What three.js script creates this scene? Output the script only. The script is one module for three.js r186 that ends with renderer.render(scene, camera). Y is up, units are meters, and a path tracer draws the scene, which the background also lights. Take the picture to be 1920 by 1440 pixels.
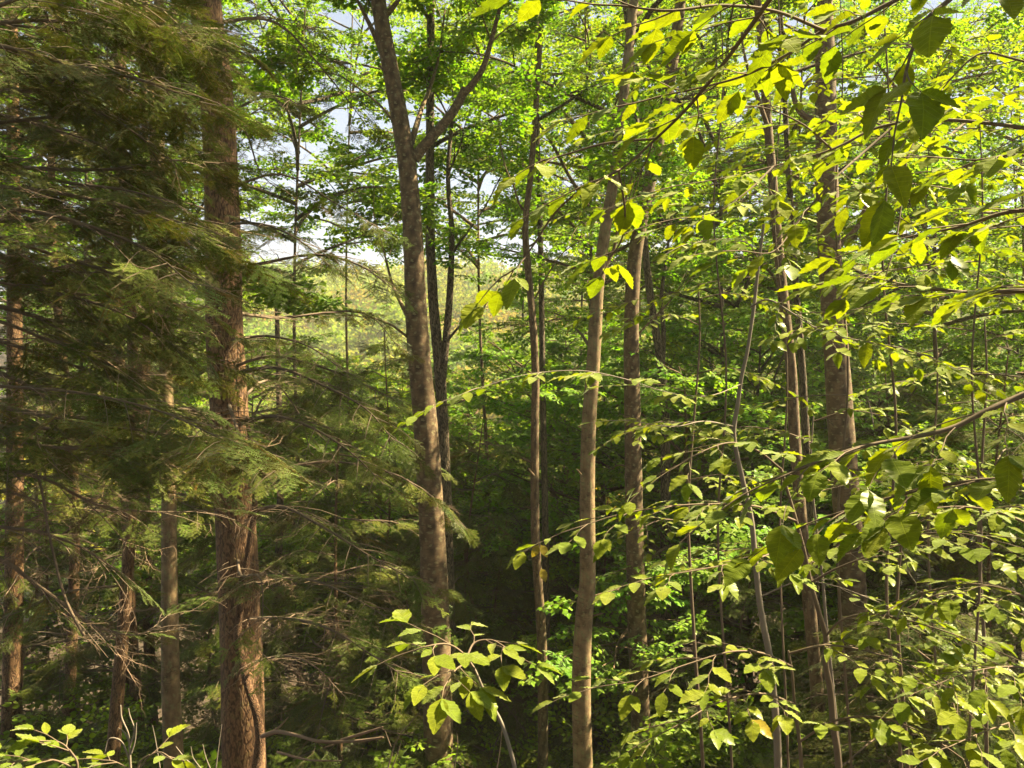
import * as THREE from 'three';
import { mergeGeometries } from 'three/addons/utils/BufferGeometryUtils.js';
import { createNoise2D, createNoise3D } from 'simplex-noise';

// ---------------------------------------------------------------- camera, sky, sun, exposure
const scene = new THREE.Scene();
const FOV = 53, EYE = 1.6, F = 720 / Math.tan(FOV * Math.PI / 360);   // F: focal length in pixels of a 1920 x 1440 frame
const camera = new THREE.PerspectiveCamera(FOV, 4 / 3, 0.05, 2000);
camera.position.set(0, EYE, 0);
camera.lookAt(0, EYE, -10);
const SUN_AZ = 77 * Math.PI / 180, SUN_EL = 50 * Math.PI / 180;      // to the right of the view, a little ahead
const sunDir = new THREE.Vector3(Math.sin(SUN_AZ) * Math.cos(SUN_EL), Math.sin(SUN_EL), -Math.cos(SUN_AZ) * Math.cos(SUN_EL));
const sun = new THREE.DirectionalLight(new THREE.Color().setRGB(1, 0.84, 0.5), 5);
sun.position.copy(sunDir).multiplyScalar(120);
sun.castShadow = true;
sun.shadow.radius = 1.1;
sun.shadow.mapSize.set(4096, 4096);
Object.assign(sun.shadow.camera, { left: -60, right: 60, top: 60, bottom: -60, near: 1, far: 300 });
scene.add(sun, sun.target);
{
  const W = 512, H = 256, a = new Float32Array(W * H * 4), d = new THREE.Vector3();
  for (let j = 0; j < H; j++) for (let i = 0; i < W; i++) {
    const el = ((j + 0.5) / H - 0.5) * Math.PI, az = ((i + 0.5) / W - 0.5) * 2 * Math.PI;
    d.set(Math.cos(el) * Math.cos(az), Math.sin(el), Math.cos(el) * Math.sin(az));
    const h = Math.max(0, Math.sin(el)), k = Math.pow(1 - h, 1.2);
    const c = Math.max(0, d.dot(sunDir)), glow = 0.1 * Math.pow(c, 10) + 0.5 * Math.pow(c, 70);
    const o = (j * W + i) * 4;
    a[o] = 0.018 + 0.104 * k + glow; a[o + 1] = 0.033 + 0.118 * k + glow * 0.96; a[o + 2] = 0.064 + 0.13 * k + glow * 0.86; a[o + 3] = 1;
  }
  const t = new THREE.DataTexture(a, W, H, THREE.RGBAFormat, THREE.FloatType);
  t.mapping = THREE.EquirectangularReflectionMapping; t.magFilter = t.minFilter = THREE.LinearFilter; t.needsUpdate = true;
  scene.background = t; scene.environment = t;
}
const renderer = new THREE.WebGLRenderer({ antialias: true });
renderer.toneMapping = THREE.LinearToneMapping;
renderer.toneMappingExposure = 6.6;
renderer.shadowMap.enabled = true;

// ---------------------------------------------------------------- helpers
let seed = 1;
function rnd() { seed = (seed + 0x6d2b79f5) | 0; let t = Math.imul(seed ^ (seed >>> 15), 1 | seed); t = (t + Math.imul(t ^ (t >>> 7), 61 | t)) ^ t; return ((t ^ (t >>> 14)) >>> 0) / 4294967296; }
const R = (a, b) => a + (b - a) * rnd();
const pick = (a) => a[Math.floor(rnd() * a.length) % a.length];
const n2 = createNoise2D(rnd), n3 = createNoise3D(rnd);
const V = (x, y, z) => new THREE.Vector3(x, y, z);
const UPV = V(0, 1, 0);
const at = (px, py, d) => V((px - 960) / F * d, EYE + (720 - py) / F * d, -d);    // a place d metres ahead
const smooth = (a, b, x) => { const t = Math.min(1, Math.max(0, (x - a) / (b - a))); return t * t * (3 - 2 * t); };

const used = new Map();
function numbered(name) { const k = used.get(name) || 0; used.set(name, k + 1); return k ? `${name}_${String(k).padStart(3, '0')}` : name; }
function thing(name, label, category, base, group) {
  const o = new THREE.Group(); o.name = numbered(name); o.position.copy(base); scene.add(o);
  o.userData = { label, category }; if (group) o.userData.group = group;
  return o;
}
function part(name, geo, mat, parent, stuff) {
  const m = new THREE.Mesh(geo, mat); m.name = name; m.castShadow = m.receiveShadow = true; parent.add(m);
  if (stuff) m.userData.kind = 'stuff';
  return m;
}
const _m = new THREE.Matrix4(), _q = new THREE.Quaternion(), _s = V(1, 1, 1);
function basis(fwd, up) {                                // x axis along fwd, y axis near up
  const x = fwd.clone().normalize(), z = x.clone().cross(up);
  if (z.lengthSq() < 1e-6) z.set(0, 0, 1).cross(x);
  z.normalize();
  const y = z.clone().cross(x);
  return new THREE.Matrix4().makeBasis(x, y, z);
}
function instances(name, geo, mat, list, parent) {      // list: [position, forward, up, scale, colour]
  const im = new THREE.InstancedMesh(geo, mat, list.length);
  list.forEach(([p, f, u, s, c], i) => {
    _m.copy(basis(f, u)); _m.scale(_s.set(s, s, s)); _m.setPosition(p);
    im.setMatrixAt(i, _m); im.setColorAt(i, c);
  });
  im.name = name; im.userData.kind = 'stuff'; im.castShadow = im.receiveShadow = true;
  parent.add(im);
  return im;
}
// a tapered tube through points; radii(t) in metres; uneven(r) roughens the outline
function tube(pts, radius, sides = 8, seg = 0, uneven = 0, tile = 0.5, caps = true) {
  const curve = pts.length > 2 ? new THREE.CatmullRomCurve3(pts, false, 'centripetal') : new THREE.LineCurve3(pts[0], pts[1]);
  const n = seg || Math.max(2, pts.length * 2), pos = [], uv = [], idx = [];
  let len = 0, prev = null, nor = null;
  const rr = typeof radius === 'function' ? radius : (t) => radius[0] + (radius[1] - radius[0]) * t;
  const around = Math.max(1, Math.round(2 * Math.PI * rr(0.4) / tile));
  const off = rnd() * 100;
  for (let i = 0; i <= n; i++) {
    const t = i / n, p = curve.getPoint(t), tan = curve.getTangent(t).normalize();
    if (!nor) { nor = Math.abs(tan.y) > 0.9 ? V(1, 0, 0) : V(0, 1, 0); }
    nor.sub(tan.clone().multiplyScalar(nor.dot(tan))).normalize();
    const bin = tan.clone().cross(nor), r = rr(t);
    if (prev) len += p.distanceTo(prev);
    prev = p;
    for (let k = 0; k <= sides; k++) {
      const a = (k % sides) / sides * Math.PI * 2;
      let q = r;
      if (uneven) q *= 1 + uneven * (n3(Math.cos(a) * 1.2 + off, Math.sin(a) * 1.2, len * 1.3) + 0.5 * n3(Math.cos(a) * 3 + off, Math.sin(a) * 3, len * 4));
      pos.push(p.x + (nor.x * Math.cos(a) + bin.x * Math.sin(a)) * q, p.y + (nor.y * Math.cos(a) + bin.y * Math.sin(a)) * q, p.z + (nor.z * Math.cos(a) + bin.z * Math.sin(a)) * q);
      uv.push(k / sides * around, len / tile);
    }
  }
  for (let i = 0; i < n; i++) for (let k = 0; k < sides; k++) {
    const a = i * (sides + 1) + k, b = a + sides + 1;
    idx.push(a, a + 1, b, b, a + 1, b + 1);
  }
  if (caps) { const c = pos.length / 3, e = n * (sides + 1); const p = curve.getPoint(1); pos.push(p.x, p.y, p.z); uv.push(0, 0); for (let k = 0; k < sides; k++) idx.push(e + k, e + k + 1, c); }
  const g = new THREE.BufferGeometry();
  g.setAttribute('position', new THREE.Float32BufferAttribute(pos, 3));
  g.setAttribute('uv', new THREE.Float32BufferAttribute(uv, 2));
  g.setIndex(idx); g.computeVertexNormals();
  // join the seam's normals
  const N = g.attributes.normal;
  for (let i = 0; i <= n; i++) {
    const a = i * (sides + 1), b = a + sides, x = N.getX(a) + N.getX(b), y = N.getY(a) + N.getY(b), z = N.getZ(a) + N.getZ(b), l = Math.hypot(x, y, z) || 1;
    N.setXYZ(a, x / l, y / l, z / l); N.setXYZ(b, x / l, y / l, z / l);
  }
  return g;
}
const join = (list) => (list.length === 1 ? list[0] : mergeGeometries(list));
const moved = (g, base) => g.translate(-base.x, -base.y, -base.z);

// ---------------------------------------------------------------- textures and materials
function fbm(x, y, w, h, fx, fy, oct, z = 0) {           // tiles over w x h
  let s = 0, a = 0.5, n = 0;
  for (let o = 0; o < oct; o++) {
    const u = x / w * Math.PI * 2, v = y / h;
    // tile in x by walking on a circle; tile in y by blending
    const c = fx / (2 * Math.PI);
    const p = (vv) => n3(Math.cos(u) * c + z, Math.sin(u) * c + o * 7, vv * fy);
    s += a * (p(v) * (1 - v) + p(v - 1) * v); n += a; a *= 0.5; fx *= 2; fy *= 2;
  }
  return s / n;
}
function makeTex(w, h, fn, srgb) {
  const d = new Uint8Array(w * h * 4);
  for (let y = 0; y < h; y++) for (let x = 0; x < w; x++) {
    const c = fn(x, y), o = (y * w + x) * 4;
    for (let k = 0; k < 3; k++) d[o + k] = Math.max(0, Math.min(255, (typeof c === 'number' ? c : c[k]) * 255));
    d[o + 3] = 255;
  }
  const t = new THREE.DataTexture(d, w, h);
  t.wrapS = t.wrapT = THREE.RepeatWrapping; t.magFilter = THREE.LinearFilter; t.minFilter = THREE.LinearMipmapLinearFilter; t.generateMipmaps = true;
  if (srgb) t.colorSpace = THREE.SRGBColorSpace;
  t.needsUpdate = true; return t;
}
const lerp = (a, b, t) => a.map((v, i) => v + (b[i] - v) * t);
const cl = (x) => Math.max(0, Math.min(1, x));
// smooth bark: mottled grey brown with lichen patches and fine level wrinkles
function smoothBark(c0, c1, c2, z) {
  const N = 256, hh = [];
  const map = makeTex(N, N, (x, y) => {
    const drip = fbm(x, y, N, N, 14, 2.5, 3, z + 21), big = fbm(x, y, N, N, 5, 4, 4, z) + 0.35 * drip, fine = fbm(x, y, N, N, 24, 40, 3, z + 5), ring = fbm(x, y, N, N, 3, 46, 2, z + 9), lich = fbm(x, y, N, N, 9, 9, 3, z + 14);
    let c = lerp(c0, c1, cl(0.5 + big * 0.9));
    c = lerp(c, c2, cl((lich - 0.16) * 5) * 0.85);
    const k = 1 + fine * 0.12 - cl((ring - 0.3) * 3) * 0.3;
    hh.push(0.5 + 0.28 * fine - cl((ring - 0.25) * 3) * 0.35 + big * 0.2);
    return c.map((v) => v * k);
  }, true);
  const bump = makeTex(N, N, (x, y) => cl(hh[y * N + x]));
  return new THREE.MeshStandardMaterial({ map, bumpMap: bump, bumpScale: 0.005, roughness: 0.92 });
}
// furrowed bark: upright ridges and plates
function ridgedBark(c0, c1, c2, z, depth = 0.02) {
  const N = 256, hh = [];
  const map = makeTex(N, N, (x, y) => {
    const w = fbm(x, y, N, N, 5, 3, 3, z), r = 1 - Math.abs(fbm(x + w * 14, y, N, N, 11, 3.5, 3, z + 3)) * 2.2, fine = fbm(x, y, N, N, 40, 22, 2, z + 8), lich = fbm(x, y, N, N, 6, 6, 4, z + 17);
    const gap = cl((r - 0.55) * 2.6);
    let c = lerp(c1, c0, gap);
    c = lerp(c, c2, cl((lich - 0.1) * 2.5) * 0.6 * (1 - gap * 0.6));
    hh.push(cl(0.8 - gap * 0.65 + fine * 0.15));
    return c.map((v) => v * (1 + fine * 0.25));
  }, true);
  const bump = makeTex(N, N, (x, y) => hh[y * N + x]);
  return new THREE.MeshStandardMaterial({ map, bumpMap: bump, bumpScale: depth, roughness: 0.95 });
}
const M = {};
M.beechBark = smoothBark([0.28, 0.215, 0.155], [0.46, 0.375, 0.275], [0.48, 0.45, 0.33], 1);
M.paleBark = smoothBark([0.37, 0.30, 0.215], [0.56, 0.47, 0.345], [0.47, 0.45, 0.31], 31);
M.darkBark = ridgedBark([0.20, 0.16, 0.12], [0.42, 0.36, 0.29], [0.42, 0.42, 0.33], 51, 0.02);
M.hemlockBark = ridgedBark([0.29, 0.205, 0.145], [0.46, 0.345, 0.245], [0.43, 0.385, 0.23], 71, 0.007);
M.twig = new THREE.MeshStandardMaterial({ color: new THREE.Color(0.125, 0.088, 0.06), roughness: 0.9 });
M.twigGrey = new THREE.MeshStandardMaterial({ color: new THREE.Color(0.19, 0.155, 0.125), roughness: 0.9 });
M.dead = new THREE.MeshStandardMaterial({ color: new THREE.Color(0.19, 0.125, 0.085), roughness: 0.95 });
M.vine = ridgedBark([0.22, 0.15, 0.105], [0.42, 0.30, 0.215], [0.44, 0.38, 0.27], 91, 0.012);

const leafMat = (r, g, b, o = {}) => new THREE.MeshPhysicalMaterial({ color: new THREE.Color(r, g, b), roughness: 1, transmission: 0.58, thickness: 0, side: THREE.DoubleSide, clearcoat: 0.25, clearcoatRoughness: 0.3, specularIntensity: 0.3, ...o });
// the veins of a broad leaf: pale midrib and paired side veins, with small brown flecks
const veinAt = (x, y, W, H) => { const u = Math.abs(x / (W - 1) - 0.5) * 2, v = y / (H - 1), k = (v - u * 0.2 + u * u * 0.05) * 9, side = Math.abs(k - Math.round(k)), net = Math.abs(n2(x * 0.16, y * 0.16)); return [Math.max(cl(1 - u * 24), cl(1 - side * 9) * 0.7), net]; };
const veinTex = makeTex(128, 256, (x, y) => {
  const [pale, net] = veinAt(x, y, 128, 256), s = 0.82 + 0.07 * n2(x * 0.02, y * 0.02) + 0.05 * cl(1 - net * 6);
  const spot = cl((n2(x * 0.09 + 40, y * 0.09) - 0.8) * 9);
  return lerp(lerp([s * 0.94, s * 0.97, s * 0.9], [1, 1, 0.95], pale * 0.8), [0.6, 0.45, 0.3], spot * 0.8);
}, true);
const veinBump = makeTex(128, 256, (x, y) => { const [pale] = veinAt(x, y, 128, 256); return 0.75 - 0.5 * pale + 0.05 * n2(x * 0.2, y * 0.2); });
M.leaf = [[0.30, 0.37, 0.005], [0.34, 0.40, 0.005], [0.25, 0.33, 0.006], [0.38, 0.42, 0.006], [0.28, 0.36, 0.006], [0.35, 0.39, 0.005]].map(([r, g, b]) => leafMat(r, g, b, { map: veinTex, bumpMap: veinBump, bumpScale: 0.0012 }));
M.leafYellow = leafMat(0.55, 0.4, 0.03, { map: veinTex });
M.crown = leafMat(0.2, 0.31, 0.009, { clearcoat: 0.15 });
M.needle = leafMat(0.072, 0.106, 0.014, { transmission: 0.3, clearcoat: 0.15 });
M.brownLeaf = leafMat(0.32, 0.14, 0.06, { transmission: 0.35, clearcoat: 0 });

// ---------------------------------------------------------------- leaf and spray shapes
// broad toothed leaf, 1 long along x, lying in xz with y up; folded on the midrib and pleated along its veins
function leafShape(width, fold, curl, wave) {
  const n = 7, pos = [], uv = [], idx = [];
  const w = (t) => width * Math.pow(Math.sin(Math.PI * Math.min(1, Math.pow(t, 0.74))), 0.95);
  const put = (x, y, z) => { pos.push(x, y, z); uv.push(0.5 + z / (2 * width * 1.04), x); return pos.length / 3 - 1; };
  const drop = (x) => -curl * x * x;
  const mid = [];
  for (let i = 0; i <= n; i++) mid.push(put(i / n, drop(i / n), 0));
  for (const s of [-1, 1]) {
    const edge = [];
    for (let i = 0; i < n; i++) {
      const t = (i + 0.62) / n, wd = w(t);
      edge.push(put(Math.min(0.985, t + 0.05), drop(t) + fold * wd + wave * wd * Math.sin(i * 2.1 + s), s * wd));           // tooth, on the vein
      if (i < n - 1) { const t2 = (i + 1.05) / n, w2 = w(t2) * 0.93; edge.push(put(t2 + 0.025, drop(t2) + fold * w2 - 0.018, s * w2)); }   // notch between two
    }
    const tri = (a, b, c) => (s > 0 ? idx.push(a, b, c) : idx.push(a, c, b));
    tri(mid[0], edge[0], mid[1]);
    for (let i = 1; i < n; i++) { tri(mid[i], edge[2 * i - 2], edge[2 * i - 1]); tri(mid[i], edge[2 * i - 1], edge[2 * i]); tri(mid[i], edge[2 * i], mid[i + 1]); }
  }
  const k = pos.length / 3;                             // stalk
  put(0.02, 0, 0.008); put(0.02, 0, -0.008); put(-0.11, 0.01, 0); idx.push(k, k + 1, k + 2);
  const g = new THREE.BufferGeometry();
  g.setAttribute('position', new THREE.Float32BufferAttribute(pos, 3));
  g.setAttribute('uv', new THREE.Float32BufferAttribute(uv, 2));
  g.setIndex(idx); g.computeVertexNormals();
  return g;
}
const LEAF = [leafShape(0.29, 0.18, 0.10, 0.05), leafShape(0.31, 0.10, 0.20, 0.10), leafShape(0.26, 0.36, 0.05, 0.06), leafShape(0.30, 0.05, 0.34, 0.14), leafShape(0.33, 0.22, 0.15, 0.16), leafShape(0.24, 0.5, 0.26, 0.1), leafShape(0.28, -0.12, 0.22, 0.18), leafShape(0.31, 0.28, -0.06, 0.1)];

function soup() { return { pos: [], col: [] }; }
function tri(S, a, b, c, k) { S.pos.push(a.x, a.y, a.z, b.x, b.y, b.z, c.x, c.y, c.z); for (let i = 0; i < 3; i++) S.col.push(...k); }
function fromSoup(S) {
  const g = new THREE.BufferGeometry();
  g.setAttribute('position', new THREE.Float32BufferAttribute(S.pos, 3));
  if (S.col.length) g.setAttribute('color', new THREE.Float32BufferAttribute(S.col, 3));
  g.computeVertexNormals(); return g;
}
function strip(S, a, b, r0, r1, k) {                     // a three-sided twig
  const d = b.clone().sub(a).normalize(), u = (Math.abs(d.y) > 0.9 ? V(1, 0, 0) : UPV).clone().cross(d).normalize(), v = d.clone().cross(u), ring = (p, r) => [0, 1, 2].map((i) => p.clone().addScaledVector(u, Math.cos(i * 2.094) * r).addScaledVector(v, Math.sin(i * 2.094) * r));
  const A = ring(a, r0), B = ring(b, r1);
  for (let i = 0; i < 3; i++) { const j = (i + 1) % 3; tri(S, A[i], A[j], B[i], k); tri(S, B[i], A[j], B[j], k); }
}
const WHITE = [1, 1, 1], BARKISH = [1.0, 0.42, 1.6];
M.forest = leafMat(0.2, 0.255, 0.014, { transmission: 0.45, clearcoat: 0 });
M.crown.vertexColors = M.needle.vertexColors = M.forest.vertexColors = true;
// a leafy spray 1 long: a zigzag twig with side twigs, leaves in a flat layer
function leafySpray(nSide, leafLen, sd, lob = 0) {
  seed = sd; const S = soup();
  const leaf = (p, dir, len) => {
    const up = V(R(-0.7, 0.7), 1, R(-0.7, 0.7)).normalize(), x = dir.clone().normalize(), z = x.clone().cross(up).normalize(), y = z.clone().cross(x);
    const k0 = R(0.78, 1.2), k = [k0 * R(0.9, 1.15), k0, k0 * 0.9], w = len * R(0.27, 0.34), c = R(-0.1, 0.3);
    const P = (a, b, h) => p.clone().addScaledVector(x, a * len).addScaledVector(z, b * w).addScaledVector(y, h * len);
    const b = P(0.08, 0, 0), m = P(0.55, 0, -0.02), t = P(1.05, 0, -c * 0.6);
    for (const s of [-1, 1]) {
      const l1 = P(0.3, s * 0.85, c * 0.3), l2 = P(0.62, s * 0.92, c * 0.25 - 0.05);
      tri(S, b, l1, m, k); tri(S, l1, l2, m, k); tri(S, l2, t, m, k);
      if (lob) { const l3 = P(0.45, s * 1.7, c * 0.3 - 0.05); tri(S, l1, l3, l2, k); }
    }
  };
  const twig = (p, dir, len) => {
    const n = Math.max(2, Math.round(len / (leafLen * 0.6)));
    let q = p.clone();
    for (let i = 1; i <= n; i++) {
      const d = dir.clone().add(V(0, -0.25 * i / n, 0)).normalize();
      const side = d.clone().cross(UPV).normalize().multiplyScalar(i % 2 ? 1 : -1);
      const q2 = q.clone().addScaledVector(d, len / n).addScaledVector(side, len * 0.02);
      strip(S, q, q2, 0.008, 0.005, [0.5, 0.25, 1.5]);
      leaf(q2, d.clone().addScaledVector(side, R(0.6, 1.2)).add(V(0, R(-0.5, 0.15), 0)), leafLen * R(0.75, 1.15));
      q = q2;
    }
    leaf(q, dir.clone().add(V(0, R(-0.4, 0), 0)), leafLen);
  };
  twig(V(0, 0, 0), V(1, 0.1, 0), 0.9);
  for (let i = 0; i < nSide; i++) { const t = (i + 0.6) / nSide, s = i % 2 ? 1 : -1; twig(V(t * 0.7, 0, s * 0.01), V(R(0.5, 0.9), R(-0.15, 0.2), s * R(0.6, 1)), (1 - t * 0.55) * R(0.38, 0.55)); }
  return fromSoup(S);
}
const SPRAY = [leafySpray(4, 0.2, 11), leafySpray(5, 0.185, 12), leafySpray(4, 0.21, 13, 1), leafySpray(5, 0.19, 14, 1)];
// a flat hemlock spray 1 long: side twigs with two ranks of short needles
function needleSpray(sd, sparse) {
  seed = sd; const S = soup();
  const run = (p, dir, len, rate) => {
    const n = Math.round(len / 0.031), d = dir.clone().normalize(), side = d.clone().cross(UPV).normalize();
    for (let i = 0; i < n; i++) {
      const t = i / n, q = p.clone().addScaledVector(d, len * t).add(V(0, -0.18 * len * t * t, 0));
      for (const s of [-1, 1]) {
        if (rnd() > rate) continue;
        const l = R(0.048, 0.07) * (t > 0.9 ? 0.6 : 1), k0 = R(0.75, 1.25), k = [k0, k0 * R(0.92, 1.08), k0];
        const tip = q.clone().addScaledVector(side, s * l).addScaledVector(d, l * R(0.25, 0.6)).add(V(0, R(-0.012, 0.012), 0));
        tri(S, q.clone().addScaledVector(d, -0.0115), q.clone().addScaledVector(d, 0.0115), tip, k);
      }
    }
    strip(S, p, p.clone().addScaledVector(d, len).add(V(0, -0.18 * len, 0)), 0.0045, 0.002, [2.0, 0.95, 2]);
  };
  run(V(0, 0, 0), V(1, 0, 0), 1, 0.8 * sparse);
  const n = 12;
  for (let i = 0; i < n; i++) {
    const t = 0.04 + 0.9 * (i + R(-0.2, 0.2)) / n, s = i % 2 ? 1 : -1, L = (0.5 - 0.34 * t) * R(0.6, 1.15), p = V(t, -0.18 * t * t, 0), d = V(R(0.55, 0.95), R(-0.12, 0.06), s);
    run(p, d, L, 0.95 * sparse);
    if (L > 0.27) for (const q of [0.45, 0.75]) { const dn = d.clone().normalize(); run(p.clone().addScaledVector(dn, L * q).add(V(0, -0.18 * L * q * q, 0)), dn.clone().add(V(0.5, 0, -s * 0.5 * (q < 0.5 ? 1 : -1))), L * 0.42, 0.95 * sparse); }
  }
  return fromSoup(S);
}
const NEEDLES = [needleSpray(21, 1), needleSpray(22, 0.95), needleSpray(23, 0.9)];
// bare dead twiglets 1 long
function deadSpray(sd) {
  seed = sd; const S = soup();
  const grow = (p, d, len, r, depth) => {
    const n = 4; let q = p, dd = d.clone();
    for (let i = 0; i < n; i++) {
      dd.add(V(R(-0.25, 0.25), R(-0.22, 0.16), R(-0.25, 0.25))).normalize();
      const q2 = q.clone().addScaledVector(dd, len / n);
      strip(S, q, q2, r * (1 - i / n * 0.5), r * (1 - (i + 1) / n * 0.5), WHITE);
      if (depth && rnd() < 0.85) { const s = rnd() < 0.5 ? 1 : -1; grow(q2, dd.clone().add(V(0, R(-0.3, 0.3), s * R(0.6, 1.3))), len * R(0.35, 0.6), r * 0.55, depth - 1); }
      q = q2;
    }
  };
  grow(V(0, 0, 0), V(1, 0, 0), 1, 0.008, 2);
  const g = fromSoup(S); g.deleteAttribute('color'); return g;
}
const DEAD = [deadSpray(31), deadSpray(32), deadSpray(34)];

// ---------------------------------------------------------------- ground and far hill
function groundY(x, z) {
  const d = -z;
  const down = -0.44 * Math.max(0, d - 0.8) * (1 - smooth(28, 62, d)) - 19 * smooth(28, 62, d);
  const back = d < 0 ? d * -0.05 : 0;
  const rise = 40 * smooth(62, 210, d) + 8 * smooth(210, 420, d);
  const nse = d > 1 ? 0.25 * n2(x * 0.25, z * 0.25) + 0.08 * n2(x, z) : 0.02 * n2(x, z);
  return down + back + rise + nse + 0.06 * Math.max(0, x) * smooth(4, 30, d) + n2(x * 0.01, z * 0.01) * 4 * smooth(60, 160, d);
}
{
  const nx = 120, nz = 200, pos = [], uv = [], idx = [];
  for (let j = 0; j <= nz; j++) for (let i = 0; i <= nx; i++) {
    const u = i / nx * 2 - 1, v = j / nz, d = -14 + 1000 * Math.pow(v, 2.6) + 14 * v, x = u * (18 + 500 * Math.pow(v, 2)) ;
    pos.push(x, groundY(x, -d), -d); uv.push(x / 2, d / 2);
  }
  for (let j = 0; j < nz; j++) for (let i = 0; i < nx; i++) { const a = j * (nx + 1) + i, b = a + nx + 1; idx.push(a, a + 1, b, b, a + 1, b + 1); }
  const g = new THREE.BufferGeometry();
  g.setAttribute('position', new THREE.Float32BufferAttribute(pos, 3)); g.setAttribute('uv', new THREE.Float32BufferAttribute(uv, 2)); g.setIndex(idx); g.computeVertexNormals();
  const N = 256, litter = makeTex(N, N, (x, y) => { const a = fbm(x, y, N, N, 8, 8, 5, 3), b = fbm(x, y, N, N, 40, 40, 2, 13); return lerp(lerp([0.17, 0.13, 0.09], [0.28, 0.215, 0.15], cl(0.5 + a)), [0.15, 0.17, 0.08], cl((a - 0.15) * 3) * 0.5).map((v) => v * (1 + b * 0.5)); }, true);
  const m = part('ground', g, new THREE.MeshStandardMaterial({ map: litter, roughness: 1 }), scene);
  m.userData = { kind: 'structure', label: 'steep forest floor of brown leaf litter falling away below the trees', category: 'ground' };
}
{ // the wooded slope across the valley: one mass of crowns
  seed = 501; const S = soup();
  for (let i = 0; i < 520; i++) {
    const p = V(R(-1, 1), R(-1, 1), R(-1, 1)); if (p.lengthSq() > 1) { i--; continue; }
    p.multiplyScalar(0.6 + 0.4 * rnd()); p.normalize().multiplyScalar(R(0.55, 1) * (0.85 + 0.25 * n3(p.x * 2, p.y * 2, p.z * 2))); p.y *= 1.25;
    const a = V(R(-1, 1), R(-1, 1), R(-1, 1)).normalize(), b = a.clone().cross(V(R(-1, 1), R(-1, 1), R(-1, 1))).normalize(), s = R(0.05, 0.11), k = R(0.8, 1.25);
    tri(S, p.clone().addScaledVector(a, s), p.clone().addScaledVector(b, s), p.clone().addScaledVector(a, -s).addScaledVector(b, -s * 0.6), [k * R(0.9, 1.2), k, k * 0.9]);
  }
  const g = fromSoup(S), list = [];
  for (let i = 0; i < 3000; i++) {
    const d = 70 + 200 * Math.pow(rnd(), 1.2), x = R(-0.62, 0.72) * d, r = R(2.6, 5.6);
    const c = new THREE.Color().setRGB(R(0.6, 1.3), R(0.7, 1.2), R(0.5, 1.1));
    list.push([V(x, groundY(x, -d) + r * R(0.6, 1.6), -d), V(R(-1, 1), 0, R(-1, 1)), UPV, r, c]);
  }
  const f = instances('forest', g, M.forest, list, scene);
  f.userData = { kind: 'stuff', label: 'sunlit wooded hillside across the valley seen between the trunks', category: 'forest' };
}

// ---------------------------------------------------------------- tree builders
// trunk polyline from picture positions at one distance, carried down to the ground and up out of the picture
function trunkLine(list, d, topY) {
  const pts = list.map(([x, y, dd]) => at(x, y, dd || d));
  if (pts[0].y < pts[pts.length - 1].y) pts.reverse();   // top first
  const n = pts.length, a = pts[n - 2], b = pts[n - 1], dir = b.clone().sub(a).normalize();
  dir.x *= 0.5; dir.z *= 0.5;
  let k = 0; const q = b.clone();
  while (q.y > groundY(q.x, q.z) - 0.15 && k++ < 200) q.addScaledVector(dir, 0.1);
  if (q.distanceTo(b) > 0.3) pts.push(q); 
  const t = pts[0], up = t.clone().sub(pts[1]).normalize(); up.y += 0.6; up.normalize();
  const out = [];
  if (topY > t.y + 0.5) { const L = (topY - t.y) / up.y; for (const f of [1, 0.66, 0.33]) out.push(t.clone().addScaledVector(up, L * f).add(V(R(-0.02, 0.02) * L * f, 0, R(-0.02, 0.02) * L * f))); }
  return [...out, ...pts].reverse();                     // bottom first
}
function trunkMesh(o, pts, r0, r1, mat, sides = 18, uneven = 0.035) {
  const c = new THREE.CatmullRomCurve3(pts, false, 'centripetal'), len = c.getLength();
  const g = tube(pts, (t) => (r0 + (r1 - r0) * t) * (1 + 0.35 * Math.exp(-t * len / 0.35)), sides, Math.ceil(len / 0.22), uneven, 0.75);
  return part('trunk', moved(g, o.position), mat, o);
}
const sample = (pts) => { const c = new THREE.CatmullRomCurve3(pts, false, 'centripetal'), P = c.getSpacedPoints(60); return (y) => { for (let i = 0; i < 60; i++) if ((P[i].y <= y) !== (P[i + 1].y <= y)) return P[i].clone().lerp(P[i + 1], (y - P[i].y) / (P[i + 1].y - P[i].y)); return P[y < P[0].y ? 0 : 60].clone(); }; };
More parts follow.
